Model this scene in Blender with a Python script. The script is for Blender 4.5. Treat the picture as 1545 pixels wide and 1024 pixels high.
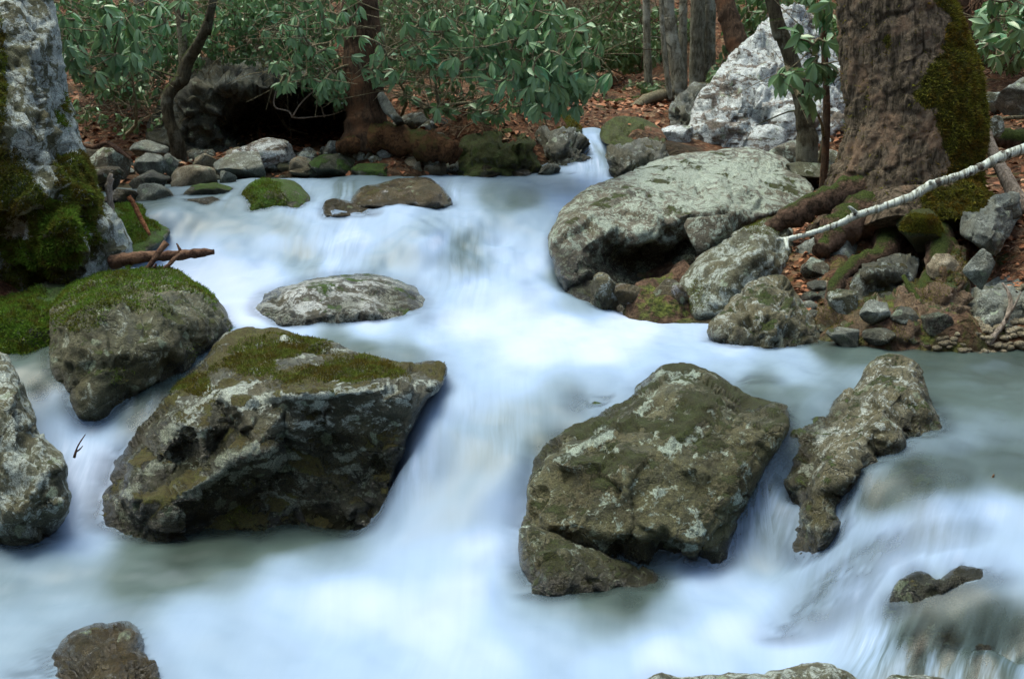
import bpy, math, random
import numpy as np
from mathutils import Vector, noise as mnoise
from mathutils.geometry import delaunay_2d_cdt
from mathutils.bvhtree import BVHTree

for o in list(bpy.data.objects): bpy.data.objects.remove(o)
SC = bpy.context.scene
COL = SC.collection
random.seed(7); RNG = np.random.default_rng(7)

# ---------------------------------------------------------------- camera, sky, sun, exposure
CAM_H = 2.2; PITCH = math.radians(12.0); FPX = 2146.0
cd = bpy.data.cameras.new("camera"); cam = bpy.data.objects.new("camera", cd); COL.objects.link(cam)
cd.sensor_width = 36.0; cd.lens = FPX * 36.0 / 1545.0; cd.clip_end = 500; cd.clip_start = 0.05
cam.location = (0, 0, CAM_H); cam.rotation_euler = (math.pi / 2 - PITCH, 0, 0)
SC.camera = cam
cd.dof.use_dof = True; cd.dof.focus_distance = 7.2; cd.dof.aperture_fstop = 9.0

SUN_EL, SUN_AZ = math.radians(72), math.radians(-60)
world = bpy.data.worlds.new("World"); SC.world = world; world.use_nodes = True
wn = world.node_tree; wn.nodes.clear()
sky = wn.nodes.new("ShaderNodeTexSky"); sky.sky_type = 'NISHITA'; sky.sun_disc = False
sky.sun_elevation = SUN_EL; sky.sun_rotation = SUN_AZ; sky.air_density = 1.0; sky.dust_density = 3.0; sky.ozone_density = 1.0
bg = wn.nodes.new("ShaderNodeBackground"); bg.inputs['Strength'].default_value = 0.15
wo = wn.nodes.new("ShaderNodeOutputWorld")
ov = wn.nodes.new("ShaderNodeMix"); ov.data_type = 'RGBA'; ov.blend_type = 'MULTIPLY'; ov.inputs[0].default_value = 1.0
ov.inputs[7].default_value = (1.05, 1.05, 0.90, 1)        # a grey overcast is less blue than the clear sky
wn.links.new(sky.outputs[0], ov.inputs[6]); wn.links.new(ov.outputs[2], bg.inputs[0]); wn.links.new(bg.outputs[0], wo.inputs[0])
sl = bpy.data.lights.new("sun", 'SUN'); sl.energy = 1.1; sl.angle = math.radians(45); sl.color = (0.98, 1.0, 0.88)
so = bpy.data.objects.new("sun", sl); COL.objects.link(so)
sd = Vector((math.sin(SUN_AZ) * math.cos(SUN_EL), math.cos(SUN_AZ) * math.cos(SUN_EL), math.sin(SUN_EL)))
so.rotation_euler = sd.to_track_quat('Z', 'Y').to_euler(); so.location = (0, 0, 30)
SC.view_settings.view_transform = 'Standard'; SC.view_settings.look = 'None'
SC.view_settings.gamma = 1; SC.view_settings.exposure = 1.47
SC.cycles.use_denoising = True
SC.cycles.max_bounces = 6; SC.cycles.diffuse_bounces = 3; SC.cycles.glossy_bounces = 2
SC.cycles.transparent_max_bounces = 10; SC.cycles.transmission_bounces = 2
SC.cycles.sample_clamp_indirect = 4.0

# ---------------------------------------------------------------- measuring: photograph sight lines -> places
CP, SP = math.cos(PITCH), math.sin(PITCH)
def at(px, py, Y):
    "point on the sight line of (px, py) that lies Y metres ahead"
    u = (np.asarray(px, float) - 772.5) / FPX; v = (np.asarray(py, float) - 512.0) / FPX
    dy = CP - v * SP; dz = -SP - v * CP
    t = np.asarray(Y, float) / dy
    return np.stack(np.broadcast_arrays(u * t, dy * t, CAM_H + dz * t), -1)
def slope(py):
    v = (np.asarray(py, float) - 512.0) / FPX
    return (SP + v * CP) / (CP - v * SP)
def onz(px, py, z):
    return at(px, py, (CAM_H - z) / slope(py))
def topx(P):
    P = np.asarray(P, float); y = P[..., 1]; z = P[..., 2] - CAM_H
    f = y * CP - z * SP; up = y * SP + z * CP
    return 772.5 + FPX * P[..., 0] / f, 512.0 - FPX * up / f

# ---------------------------------------------------------------- noise in numpy
def _h(i, j, k, s):
    n = (i * 374761393 + j * 668265263 + k * 2147483647 + s * 1274126177) & 0xFFFFFFFF
    n = ((n ^ (n >> 13)) * 1103515245) & 0xFFFFFFFF
    n = ((n ^ (n >> 16)) * 2246822519) & 0xFFFFFFFF
    return ((n ^ (n >> 15)) & 0xFFFFFF) / float(0xFFFFFF)
def vnoise(P, s=0):
    P = np.asarray(P, float); F = np.floor(P).astype(np.int64); f = P - F; f = f * f * f * (f * (f * 6 - 15) + 10)
    r = 0
    for a in (0, 1):
        for b in (0, 1):
            for c in (0, 1):
                w = (f[:, 0] if a else 1 - f[:, 0]) * (f[:, 1] if b else 1 - f[:, 1]) * (f[:, 2] if c else 1 - f[:, 2])
                r = r + w * _h(F[:, 0] + a, F[:, 1] + b, F[:, 2] + c, s)
    return r * 2 - 1
ROT = np.array([[0.36, 0.48, -0.8], [-0.8, 0.6, 0.0], [0.48, 0.64, 0.6]])
def fbm(P, o=4, s=0, g=0.5):
    r = 0; a = 1.0; Q = np.asarray(P, float)
    for k in range(o):
        r = r + a * vnoise(Q, s + k * 17); Q = Q @ ROT.T * 2.03 + 3.1; a *= g
    return r
def ridged(P, o=4, s=0):
    r = 0; a = 1.0; Q = np.asarray(P, float)
    for k in range(o):
        r = r + a * (1 - 2 * np.abs(vnoise(Q, s + k * 17))); Q = Q @ ROT.T * 2.03 + 3.1; a *= 0.5
    return r
def cellfacet(P, s=0):
    "flat-stepped offset: each Voronoi cell tilts its own way, like spalled rock"
    P = np.asarray(P, float); F = np.floor(P).astype(np.int64); best = np.full(len(P), 9.0); val = np.zeros(len(P)); sec = np.full(len(P), 9.0)
    for a in (-1, 0, 1):
        for b in (-1, 0, 1):
            for c in (-1, 0, 1):
                G = F + np.array([a, b, c])
                o = np.stack([_h(G[:, 0], G[:, 1], G[:, 2], s + q) for q in (1, 2, 3)], 1)
                n = np.stack([_h(G[:, 0], G[:, 1], G[:, 2], s + q) for q in (4, 5, 6)], 1) * 2 - 1
                D = P - (G + o); d = (D ** 2).sum(1)
                v = (D * n).sum(1) + 0.35 * (n[:, 0])
                m = d < best
                sec = np.where(m, best, np.minimum(sec, d)); val = np.where(m, v, val); best = np.where(m, d, best)
    return val, np.sqrt(sec) - np.sqrt(best)
def sst(a, b, x):
    t = np.clip((x - a) / (b - a), 0, 1); return t * t * (3 - 2 * t)

# ---------------------------------------------------------------- node helper
class NT:
    def __init__(s, name):
        s.m = bpy.data.materials.new(name); s.m.use_nodes = True; s.t = s.m.node_tree; s.t.nodes.clear()
    def n(s, typ, ins=None, out=0, **props):
        nd = s.t.nodes.new("ShaderNode" + typ)
        for k, v in props.items(): setattr(nd, k, v)
        for k, v in (ins or {}).items():
            sk = nd.inputs[k]
            if isinstance(v, bpy.types.NodeSocket): s.t.links.new(v, sk)
            elif isinstance(v, (tuple, list)) and sk.type == 'RGBA' and len(v) == 3: sk.default_value = (*v, 1)
            else: sk.default_value = v
        return nd.outputs[out]
    def noise(s, vec, scale, detail=5, rough=0.6, dist=0.0):
        return s.n('TexNoise', {'Vector': vec, 'Scale': scale, 'Detail': detail, 'Roughness': rough, 'Distortion': dist})
    def math(s, op, a, b=0.0, c=0.0, clamp=False):
        return s.n('Math', {0: a, 1: b, 2: c}, operation=op, use_clamp=clamp)
    def step(s, x, lo, hi):
        return s.n('MapRange', {'Value': x, 'From Min': lo, 'From Max': hi, 'To Min': 0.0, 'To Max': 1.0}, interpolation_type='SMOOTHSTEP')
    def mix(s, f, a, b, blend='MIX'):
        nd = s.t.nodes.new("ShaderNodeMix"); nd.data_type = 'RGBA'; nd.blend_type = blend
        for i, v in ((0, f), (6, a), (7, b)):
            if isinstance(v, bpy.types.NodeSocket): s.t.links.new(v, nd.inputs[i])
            elif isinstance(v, (tuple, list)): nd.inputs[i].default_value = (*v, 1) if len(v) == 3 else v
            else: nd.inputs[i].default_value = v
        return nd.outputs[2]
    def pos(s): return s.n('NewGeometry', out=0)
    def nz(s):
        return s.n('SeparateXYZ', {0: s.n('NewGeometry', out=1)}, out=2)
    def bump(s, h, strength, dist=0.02, normal=None):
        d = {'Height': h, 'Strength': strength, 'Distance': dist}
        if normal is not None: d['Normal'] = normal
        return s.n('Bump', d)
    def out(s, sh):
        o = s.t.nodes.new("ShaderNodeOutputMaterial"); s.t.links.new(sh, o.inputs[0]); return s.m
    def pbr(s, col, rough=0.8, normal=None, spec=0.4, **kw):
        d = {'Base Color': col, 'Roughness': rough, 'Specular IOR Level': spec}
        if normal is not None: d['Normal'] = normal
        d.update(kw)
        return s.n('BsdfPrincipled', d)

# ---------------------------------------------------------------- objects
def tag(o, label=None, cat=None, group=None, kind=None):
    if label: o['label'] = label
    if cat: o['category'] = cat
    if group: o['group'] = group
    if kind: o['kind'] = kind
    return o
def mesh_obj(name, V, F, mats, parent=None, smooth=True, origin=None, midx=None):
    "F: (n,3) or (n,4) int array, or a list of such arrays"
    V = np.asarray(V, float)
    Fs = F if isinstance(F, list) else [F]
    Fs = [np.asarray(f, np.int32) for f in Fs if len(f)]
    me = bpy.data.meshes.new(name)
    if origin is None:
        origin = np.array([V[:, 0].mean(), V[:, 1].mean(), V[:, 2].min()])
    origin = np.asarray(origin, float)
    me.vertices.add(len(V)); me.vertices.foreach_set('co', (V - origin).astype(np.float32).ravel())
    nl = sum(f.size for f in Fs); nf = sum(len(f) for f in Fs)
    me.loops.add(nl); me.polygons.add(nf)
    me.loops.foreach_set('vertex_index', np.concatenate([f.ravel() for f in Fs]))
    tot = np.concatenate([np.full(len(f), f.shape[1], np.int32) for f in Fs])
    st = np.concatenate([[0], np.cumsum(tot)[:-1]]).astype(np.int32)
    me.polygons.foreach_set('loop_start', st); me.polygons.foreach_set('loop_total', tot)
    if midx is not None: me.polygons.foreach_set('material_index', np.asarray(midx, np.int32))
    me.update(calc_edges=True); me.validate()
    if smooth: me.polygons.foreach_set('use_smooth', np.ones(len(me.polygons), bool))
    for m in (mats if isinstance(mats, (list, tuple)) else [mats]): me.materials.append(m)
    o = bpy.data.objects.new(name, me); COL.objects.link(o)
    if parent is not None:
        o.parent = parent; o.location = Vector(origin) - parent_loc(parent)
    else: o.location = Vector(origin)
    return o
def parent_loc(p):
    v = Vector((0, 0, 0))
    while p is not None: v += p.location; p = p.parent
    return v
def empty(name, loc):
    o = bpy.data.objects.new(name, None); COL.objects.link(o); o.location = Vector(loc); o.empty_display_size = 0.1; return o
class MB:
    "collects pieces, then links them as one mesh object"
    def __init__(s): s.V = []; s.Q = []; s.T = []; s.n = 0
    def add(s, V, Q=None, T=None):
        V = np.asarray(V, float)
        if Q is not None and len(Q): s.Q.append(np.asarray(Q, np.int64) + s.n)
        if T is not None and len(T): s.T.append(np.asarray(T, np.int64) + s.n)
        s.V.append(V); s.n += len(V)
    def tube(s, pts, rad, sides=8, cap=True, lump=0.0, seed=0):
        pts = np.asarray(pts, float); n = len(pts)
        rad = np.broadcast_to(np.asarray(rad, float), (n,)) if np.ndim(rad) == 0 else np.asarray(rad, float)
        T = np.gradient(pts, axis=0); T /= np.linalg.norm(T, axis=1, keepdims=True) + 1e-9
        ref = np.array([0, 0, 1.0]) if abs(T[0][2]) < 0.9 else np.array([1.0, 0, 0])
        A = []; a = np.cross(T[0], ref); a /= np.linalg.norm(a)
        for t in T:
            a = a - t * a.dot(t); a /= np.linalg.norm(a) + 1e-9; A.append(a.copy())
        A = np.array(A); B = np.cross(T, A)
        th = np.linspace(0, 2 * np.pi, sides, endpoint=False)
        V = pts[:, None] + rad[:, None, None] * (np.cos(th)[None, :, None] * A[:, None] + np.sin(th)[None, :, None] * B[:, None])
        V = V.reshape(-1, 3)
        if lump:
            C = np.repeat(pts, sides, 0); R = np.repeat(rad, sides)
            k = 1 + lump * fbm(V / (np.maximum(R, 1e-4)[:, None] * 2.2), 3, seed)
            V = C + (V - C) * k[:, None]
        i = np.arange(n - 1)[:, None] * sides; j = np.arange(sides)[None]; j2 = (j + 1) % sides
        Q = np.stack([i + j, i + j2, i + sides + j2, i + sides + j], -1).reshape(-1, 4)
        Tt = []
        if cap:
            V = np.vstack([V, pts[0], pts[-1]]); c0 = n * sides
            for q in range(sides):
                Tt.append((c0, (q + 1) % sides, q)); Tt.append((c0 + 1, (n - 1) * sides + q, (n - 1) * sides + (q + 1) % sides))
        s.add(V, Q, np.array(Tt) if Tt else None)
    def build(s, name, mats, parent=None, smooth=True, origin=None):
        F = []
        if s.Q: F.append(np.concatenate(s.Q))
        if s.T: F.append(np.concatenate(s.T))
        return mesh_obj(name, np.concatenate(s.V), F, mats, parent, smooth, origin)
def curve(pts, n=20):
    "Catmull-Rom through the points"
    P = np.asarray(pts, float); P = np.vstack([2 * P[0] - P[1], P, 2 * P[-1] - P[-2]]); m = len(P) - 3
    t = np.linspace(0, m - 1e-6, n); k = t.astype(int); f = (t - k)[:, None]
    a, b, c, d = P[k], P[k + 1], P[k + 2], P[k + 3]
    return 0.5 * (2 * b + (c - a) * f + (2 * a - 5 * b + 4 * c - d) * f ** 2 + (3 * b - a - 3 * c + d) * f ** 3)
class RBF:
    def __init__(s, P, v, smooth=1e-3):
        s.P = np.asarray(P, float); n = len(P)
        K = np.sqrt(((s.P[:, None] - s.P[None]) ** 2).sum(2) + .004) - smooth * np.eye(n)
        A = np.zeros((n + 3, n + 3)); A[:n, :n] = K; A[:n, n] = 1; A[:n, n + 1:] = s.P; A[n, :n] = 1; A[n + 1:, :n] = s.P.T
        s.w = np.linalg.solve(A, np.concatenate([v, [0, 0, 0]]))
    def __call__(s, Q):
        Q = np.asarray(Q, float); out = np.empty(len(Q)); n = len(s.P)
        for i in range(0, len(Q), 20000):
            q = Q[i:i + 20000]; K = np.sqrt(((q[:, None] - s.P[None]) ** 2).sum(2) + .004)
            out[i:i + 20000] = K @ s.w[:n] + s.w[n] + q @ s.w[n + 1:]
        return out
# ---------------------------------------------------------------- materials
def rock_mat(name, dark=(.03, .035, .02), mid=(.09, .09, .06), light=(.2, .21, .17), lichen=None, la=0.5, ls=7, moss=None, ma=0.0,
             wetz=None, wetc=0.4, rough=0.75, rust=0.0, crack=0.6, bump=1.0, strata=None, mossdark=0.35, ms=3.0):
    N = NT(name); P = N.pos()
    if strata is not None:
        Ps = N.n('Mapping', {'Vector': P, 'Rotation': strata[0], 'Scale': strata[1]})
    else: Ps = P
    nb = N.noise(P, ms, 5, 0.65); nm = N.noise(Ps, 9, 9, 0.7, 0.3); nf = N.noise(P, 55, 6, 0.7)
    c = N.mix(N.step(nm, 0.36, 0.52), dark, mid); c = N.mix(N.step(nm, 0.5, 0.72), c, light)
    tint = N.noise(P, 5.3, 3, 0.5)
    c = N.mix(N.math('MULTIPLY', N.step(tint, 0.45, 0.7), 0.4), c, (.10, .085, .035))
    if rust: c = N.mix(N.math('MULTIPLY', N.step(nb, 0.42, 0.6), rust), c, (.17, .085, .028))
    if lichen is not None:
        l1 = N.noise(Ps, ls, 10, 0.72, 0.6); l2 = N.noise(P, ls * 5.5, 8, 0.7, 0.3)
        t = N.math('ADD', N.math('MULTIPLY', l1, 0.72), N.math('MULTIPLY', l2, 0.28))
        th = 0.62 - la * 0.22
        t = N.math('ADD', t, N.math('MULTIPLY', N.n('Attribute', attribute_name='pale', out=2), 0.17))
        lm = N.step(t, th - 0.02, th + 0.03)
        lc = N.mix(N.step(nf, 0.3, 0.7), tuple(x * 0.62 for x in lichen), lichen)
        c = N.mix(N.math('MULTIPLY', lm, 0.92), c, lc)
        # pale crustose rings
        v = N.n('TexVoronoi', {'Vector': N.n('VectorMath', {0: P, 1: N.n('VectorMath', {0: N.n('TexNoise', {'Vector': P, 'Scale': 18.0}, out=1), 'Scale': 0.07}, operation='SCALE')}, operation='ADD'), 'Scale': 9.0}, out=0)
        rm = N.math('MULTIPLY', N.step(v, 0.27, 0.2), N.step(nb, 0.45, 0.55))
        c = N.mix(N.math('MULTIPLY', rm, 0.6), c, (.26, .33, .24))
    # thin cracks and pits
    dv = N.n('VectorMath', {0: Ps, 1: N.n('VectorMath', {0: N.n('TexNoise', {'Vector': P, 'Scale': 5.0, 'Detail': 5.0}, out=1), 'Scale': 0.3}, operation='SCALE')}, operation='ADD')
    vc = N.n('TexVoronoi', {'Vector': dv, 'Scale': 3.4}, feature='DISTANCE_TO_EDGE')
    ck = N.math('MULTIPLY', N.step(vc, 0.022, 0.0), N.step(nm, 0.4, 0.55))
    c = N.mix(N.math('MULTIPLY', ck, crack), c, tuple(x * 0.35 for x in dark))
    sp = N.noise(P, 170, 4, 0.75)
    c = N.mix(1.0, c, N.mix(N.step(sp, .3, .7), (.38, .38, .33), (1.75, 1.75, 1.7)), 'MULTIPLY')
    pits = N.step(N.noise(P, 95, 3, 0.6), 0.64, 0.72)
    c = N.mix(N.math('MULTIPLY', pits, 0.6), c, tuple(x * 0.5 for x in dark))
    rg = N.math('ADD', rough - 0.12, N.math('MULTIPLY', nf, 0.25))
    if wetz is not None:
        z = N.n('SeparateXYZ', {0: P}, out=2)
        w = N.step(N.math('ADD', z, N.math('MULTIPLY', N.math('SUBTRACT', nb, 0.5), 0.35)), wetz + 0.06, wetz - 0.04)
        c = N.mix(w, c, N.mix(1.0, c, (wetc, wetc, wetc * 0.85), 'MULTIPLY'))
        rg = N.math('SUBTRACT', rg, N.math('MULTIPLY', w, 0.38))
    wa = N.n('Attribute', attribute_name='wet', out=2)
    c = N.mix(wa, c, N.mix(1.0, c, (.42, .42, .34), 'MULTIPLY')); rg = N.math('SUBTRACT', rg, N.math('MULTIPLY', wa, .36), clamp=True)
    hgt = N.math('ADD', N.math('MULTIPLY', nm, 1.0), N.math('ADD', N.math('MULTIPLY', nf, 0.55), N.math('MULTIPLY', sp, .25)))
    hgt = N.math('SUBTRACT', hgt, N.math('MULTIPLY', ck, 0.25))
    if moss is not None:
        nz = N.nz()
        mm = N.math('ADD', N.math('MULTIPLY', nz, 0.55), N.math('MULTIPLY', N.math('SUBTRACT', nb, 0.5), 2.6))
        mm = N.math('ADD', mm, N.math('MULTIPLY', N.math('SUBTRACT', nf, 0.5), 0.5))
        mk = N.step(mm, 0.62 - ma, 0.78 - ma)
        g2 = N.noise(P, 130, 3, 0.8); g3 = N.noise(P, 14, 4, 0.6)
        mc = N.mix(N.step(g2, 0.35, 0.65), tuple(x * mossdark for x in moss), moss)
        mc = N.mix(N.step(g3, 0.4, 0.65), N.mix(1.0, mc, (.75, .6, .45), 'MULTIPLY'), mc)
        c = N.mix(mk, c, mc)
        rg = N.mix(mk, N.n('CombineColor', {0: rg, 1: rg, 2: rg}), (.95, .95, .95))
        hgt = N.math('ADD', hgt, N.math('MULTIPLY', mk, N.math('ADD', 0.25, N.math('MULTIPLY', g2, 0.5))))
    return N.out(N.pbr(c, rg, N.bump(hgt, 0.9 * bump, 0.045), 0.45))
G_MOSS = (.075, .11, .018); B_MOSS = (.075, .17, .022); O_MOSS = (.10, .105, .018)
M = {}
M['giant'] = rock_mat('lichened_gneiss', (.035, .04, .014), (.085, .09, .045), (.15, .16, .10), (.50, .57, .56), 0.52, 4.4, B_MOSS, 0.06, bump=1.3, ms=2.2)
M['mossy'] = rock_mat('mossy_stone', (.025, .03, .015), (.07, .075, .045), (.15, .16, .12), (.32, .36, .33), 0.2, 8, B_MOSS, 0.42, ms=4)
M['topmoss'] = rock_mat('olive_stone', (.022, .026, .01), (.062, .065, .03), (.13, .14, .09), (.33, .37, .31), 0.25, 9, G_MOSS, 0.12, wetz=0.25, ms=3.4, rough=.6)
M['ledge'] = rock_mat('dark_ledge_stone', (.022, .026, .014), (.06, .062, .04), (.13, .14, .11), (.42, .48, .44), 0.34, 6, O_MOSS, 0.22, wetz=0.42, wetc=0.5, rough=0.45, ms=3.6,
                      strata=((0.1, 0.3, 0), (0.7, 0.7, 1.7)))
M['pale'] = rock_mat('pale_speckled_stone', (.035, .037, .02), (.09, .095, .06), (.18, .195, .165), (.37, .43, .41), 0.5, 9, G_MOSS, -0.1, ms=4)
M['midpale'] = rock_mat('lichened_river_stone', (.025, .025, .012), (.065, .06, .04), (.15, .155, .14), (.50, .54, .56), 0.58, 9, B_MOSS, 0.0, rough=0.55, ms=5)
M['golden'] = rock_mat('golden_brown_stone', (.022, .025, .006), (.068, .068, .026), (.145, .145, .08), (.34, .42, .36), 0.3, 12, (.05, .07, .012), 0.22, wetz=0.08, wetc=0.55, ms=4.5, rust=0.1, rough=.52)
M['peak'] = rock_mat('crusted_peak_stone', (.03, .03, .012), (.095, .088, .045), (.2, .195, .14), (.38, .43, .41), 0.36, 13, (.06, .1, .014), 0.1, wetz=0.42, wetc=0.6, ms=6, rough=.62)
M['boulder'] = rock_mat('grey_green_boulder_stone', (.03, .03, .016), (.10, .09, .065), (.2, .195, .16), (.36, .43, .37), 0.5, 13, G_MOSS, -0.08, wetz=0.84, wetc=0.3, ms=4, rough=.62)
M['white'] = rock_mat('white_lichened_stone', (.035, .03, .025), (.15, .125, .105), (.25, .22, .2), (.58, .64, .67), 0.66, 4.5, O_MOSS, -0.22, ms=3, strata=((0, 0.75, 0), (0.8, 0.8, 2.2)), crack=0.9)
M['grey'] = rock_mat('blue_grey_stone', (.06, .068, .06), (.14, .16, .145), (.26, .29, .27), (.38, .43, .42), 0.25, 9, G_MOSS, -0.25, ms=5)
M['dark'] = rock_mat('dark_wet_stone', (.02, .024, .014), (.055, .06, .045), (.12, .13, .11), (.3, .35, .33), 0.3, 10, O_MOSS, -0.05, rough=0.5, ms=5)
M['tan'] = rock_mat('tan_river_stone', (.1, .08, .05), (.22, .19, .13), (.34, .31, .25), (.42, .42, .36), 0.2, 9, O_MOSS, -0.25, ms=5)
M['rustwet'] = rock_mat('rust_brown_wet_stone', (.016, .015, .006), (.048, .038, .014), (.11, .095, .06), (.3, .3, .31), 0.2, 11, O_MOSS, -0.2, rough=0.3, rust=0.1, ms=6)
M['greenrock'] = rock_mat('moss_covered_stone', (.03, .04, .015), (.06, .07, .03), (.12, .13, .08), None, 0.2, 9, G_MOSS, 0.75, ms=5)
M['cave'] = rock_mat('overhanging_cliff_stone', (.015, .015, .01), (.045, .05, .035), (.14, .16, .15), (.26, .3, .28), 0.15, 5, G_MOSS, 0.05, ms=2)
M['sub'] = rock_mat('submerged_brown_stone', (.02, .022, .012), (.07, .062, .035), (.13, .12, .085), (.3, .34, .3), 0.25, 9, (.07, .1, .02), 0.0, rough=0.4, ms=6)

def water_mat():
    N = NT('silky_water')
    foam = N.n('Attribute', attribute_name='foam', out=2); al = N.n('Attribute', attribute_name='clear', out=2)  # foam amount with the water's shading mixed into its tone
    ac = N.n('Attribute', attribute_name='across', out=2); stv = N.n('Attribute', attribute_name='streak', out=2)
    P = N.pos()
    v1 = N.n('CombineXYZ', {0: N.math('MULTIPLY', ac, 1.0), 1: 0.0, 2: N.math('MULTIPLY', N.n('SeparateXYZ', {0: P}, out=2), 0.25)})
    s1 = N.noise(v1, 24, 3, 0.6); s2 = N.noise(v1, 9, 2, 0.5)
    sn = N.math('ADD', N.math('MULTIPLY', N.math('SUBTRACT', s1, 0.5), 1.6), N.math('MULTIPLY', N.math('SUBTRACT', s2, 0.5), 0.9))
    sn = N.math('MULTIPLY', sn, stv)
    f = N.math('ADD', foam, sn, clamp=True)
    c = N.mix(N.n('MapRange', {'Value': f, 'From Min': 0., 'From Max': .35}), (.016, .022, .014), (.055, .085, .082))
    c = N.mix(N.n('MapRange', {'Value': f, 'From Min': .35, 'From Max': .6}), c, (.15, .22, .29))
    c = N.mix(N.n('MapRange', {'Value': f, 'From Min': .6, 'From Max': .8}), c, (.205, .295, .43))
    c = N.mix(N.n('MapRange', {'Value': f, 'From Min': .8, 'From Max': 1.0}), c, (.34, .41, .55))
    a = N.math('ADD', N.math('SUBTRACT', 1.0, al), N.math('MULTIPLY', sn, 0.8), clamp=True)
    rgh = N.math('ADD', 0.22, N.math('MULTIPLY', f, 0.5))
    body = N.pbr(c, rgh, None, 0.35)
    tr = N.n('BsdfTransparent', {'Color': (.93, .96, .95)})
    gl = N.n('BsdfGlossy', {'Color': (.8, .88, 1), 'Roughness': 0.25})
    fr = N.n('LayerWeight', {'Blend': 0.12}, out=0)
    thin = N.n('MixShader', {0: N.math('MULTIPLY', fr, 0.5), 1: tr, 2: gl})
    return N.out(N.n('MixShader', {0: a, 1: thin, 2: body}))
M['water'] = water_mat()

def litter_mat():
    N = NT('leaf_litter_soil'); P = N.pos()
    P2 = N.n('VectorMath', {0: P, 1: N.n('VectorMath', {0: N.n('TexNoise', {'Vector': P, 'Scale': 22.0, 'Detail': 3.0}, out=1), 'Scale': 0.08}, operation='SCALE')}, operation='ADD')
    v = N.n('TexVoronoi', {'Vector': P2, 'Scale': 26.0}, out=1); d = N.n('TexVoronoi', {'Vector': P2, 'Scale': 26.0}, out=0)
    r = N.n('SeparateColor', {0: v}, out=0)
    c = N.mix(r, (.045, .02, .009), (.16, .07, .032)); c = N.mix(N.step(N.n('SeparateColor', {0: v}, out=1), 0.6, 1.0), c, (.2, .13, .075))
    nb = N.noise(P, 1.3, 5, 0.65); nf = N.noise(P, 30, 5, 0.7)
    c = N.mix(N.step(nb, 0.5, 0.62), c, (.035, .025, .012))
    c = N.mix(N.math('MULTIPLY', N.step(N.noise(P, 2.7, 6, 0.7), 0.56, 0.66), 0.8), c, (.05, .07, .015))
    c = N.mix(N.step(nf, 0.45, 0.75), c, N.mix(1.0, c, (.4, .38, .35), 'MULTIPLY'))
    # stream bed under the water line is dark gravel
    at_ = N.n('Attribute', attribute_name='bank', out=2)
    bed = N.mix(N.step(N.noise(P, 14, 6, 0.7), 0.4, 0.65), (.02, .02, .01), (.09, .075, .045))
    c = N.mix(at_, bed, c)
    rd = N.n('Attribute', attribute_name='roots', out=2)
    rc = N.mix(N.step(N.noise(P, 16, 8, 0.72), 0.38, 0.62), (.035, .02, .012), (.13, .08, .052))
    rc = N.mix(N.step(N.noise(P, 4.2, 6, 0.7), 0.47, 0.55), rc, N.mix(N.step(nf, .35, .65), (.03, .04, .01), (.12, .14, .03)))
    c = N.mix(rd, c, rc)
    h = N.math('ADD', N.math('MULTIPLY', d, 0.6), nf); h = N.math('ADD', h, N.noise(P, 9, 6, 0.7))
    return N.out(N.pbr(c, 0.9, N.bump(h, 0.9, 0.05), 0.2))
M['litter'] = litter_mat()

def bark_mat(name, a, b, c3=None, moss=None, ma=0.0, side=None, sc=1.0, vs=0.28, attr=False):
    N = NT(name); P = N.pos()
    Q = N.n('Mapping', {'Vector': P, 'Scale': (1, 1, vs)})
    n1 = N.noise(Q, 26 * sc, 8, 0.7, 0.8); n2 = N.noise(P, 3.5 * sc, 5, 0.65); n3 = N.noise(P, 70 * sc, 5, 0.7)
    c = N.mix(N.step(n1, 0.38, 0.6), a, b)
    if c3: c = N.mix(N.step(n2, 0.5, 0.62), c, c3)
    c = N.mix(N.step(n3, 0.5, 0.75), c, N.mix(1.0, c, (.45, .42, .38), 'MULTIPLY'))
    h = N.math('ADD', N.math('MULTIPLY', n1, 1.5), N.math('MULTIPLY', n3, 0.5))
    if moss is not None:
        if attr: nx = N.math('SUBTRACT', N.math('MULTIPLY', N.n('Attribute', attribute_name='mossy', out=2), 1.5), .35)
        elif side is not None:
            nx = N.n('VectorMath', {0: N.n('NewGeometry', out=1), 1: side}, operation='DOT_PRODUCT', out=1)
        else: nx = N.nz()
        mm = N.math('ADD', nx, N.math('MULTIPLY', N.math('SUBTRACT', n2, 0.5), 1.6)); mm = N.math('ADD', mm, N.math('MULTIPLY', N.math('SUBTRACT', n3, 0.5), 0.9))
        mk = N.step(mm, 0.5 - ma, 0.85 - ma)
        g = N.noise(P, 120, 3, 0.8)
        c = N.mix(mk, c, N.mix(N.step(g, 0.35, 0.65), tuple(x * .3 for x in moss), moss))
        h = N.math('ADD', h, N.math('MULTIPLY', g, N.math('MULTIPLY', mk, 0.8)))
    return N.out(N.pbr(c, 0.9, N.bump(h, 1.0, 0.03), 0.2))
M['bark'] = bark_mat('grey_brown_bark', (.035, .028, .016), (.17, .135, .095), (.21, .145, .095), (.085, .09, .012), 0.0, attr=True, vs=0.22)
M['barkdark'] = bark_mat('dark_brown_bark', (.03, .018, .01), (.09, .055, .032), (.12, .06, .03))
M['barkgrey'] = bark_mat('pale_grey_bark', (.10, .095, .06), (.28, .27, .2), (.36, .37, .3), sc=1.3)
M['barkmoss'] = bark_mat('mossy_bark', (.035, .028, .015), (.09, .08, .05), (.16, .16, .12), G_MOSS, 0.25)
M['root'] = bark_mat('reddish_root_bark', (.04, .026, .015), (.15, .095, .065), (.2, .13, .09), G_MOSS, 0.02, vs=1.0)
M['rootdark'] = bark_mat('brown_decayed_wood', (.04, .018, .006), (.13, .065, .028), (.09, .07, .02), G_MOSS, -0.3, vs=1.0)
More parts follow.
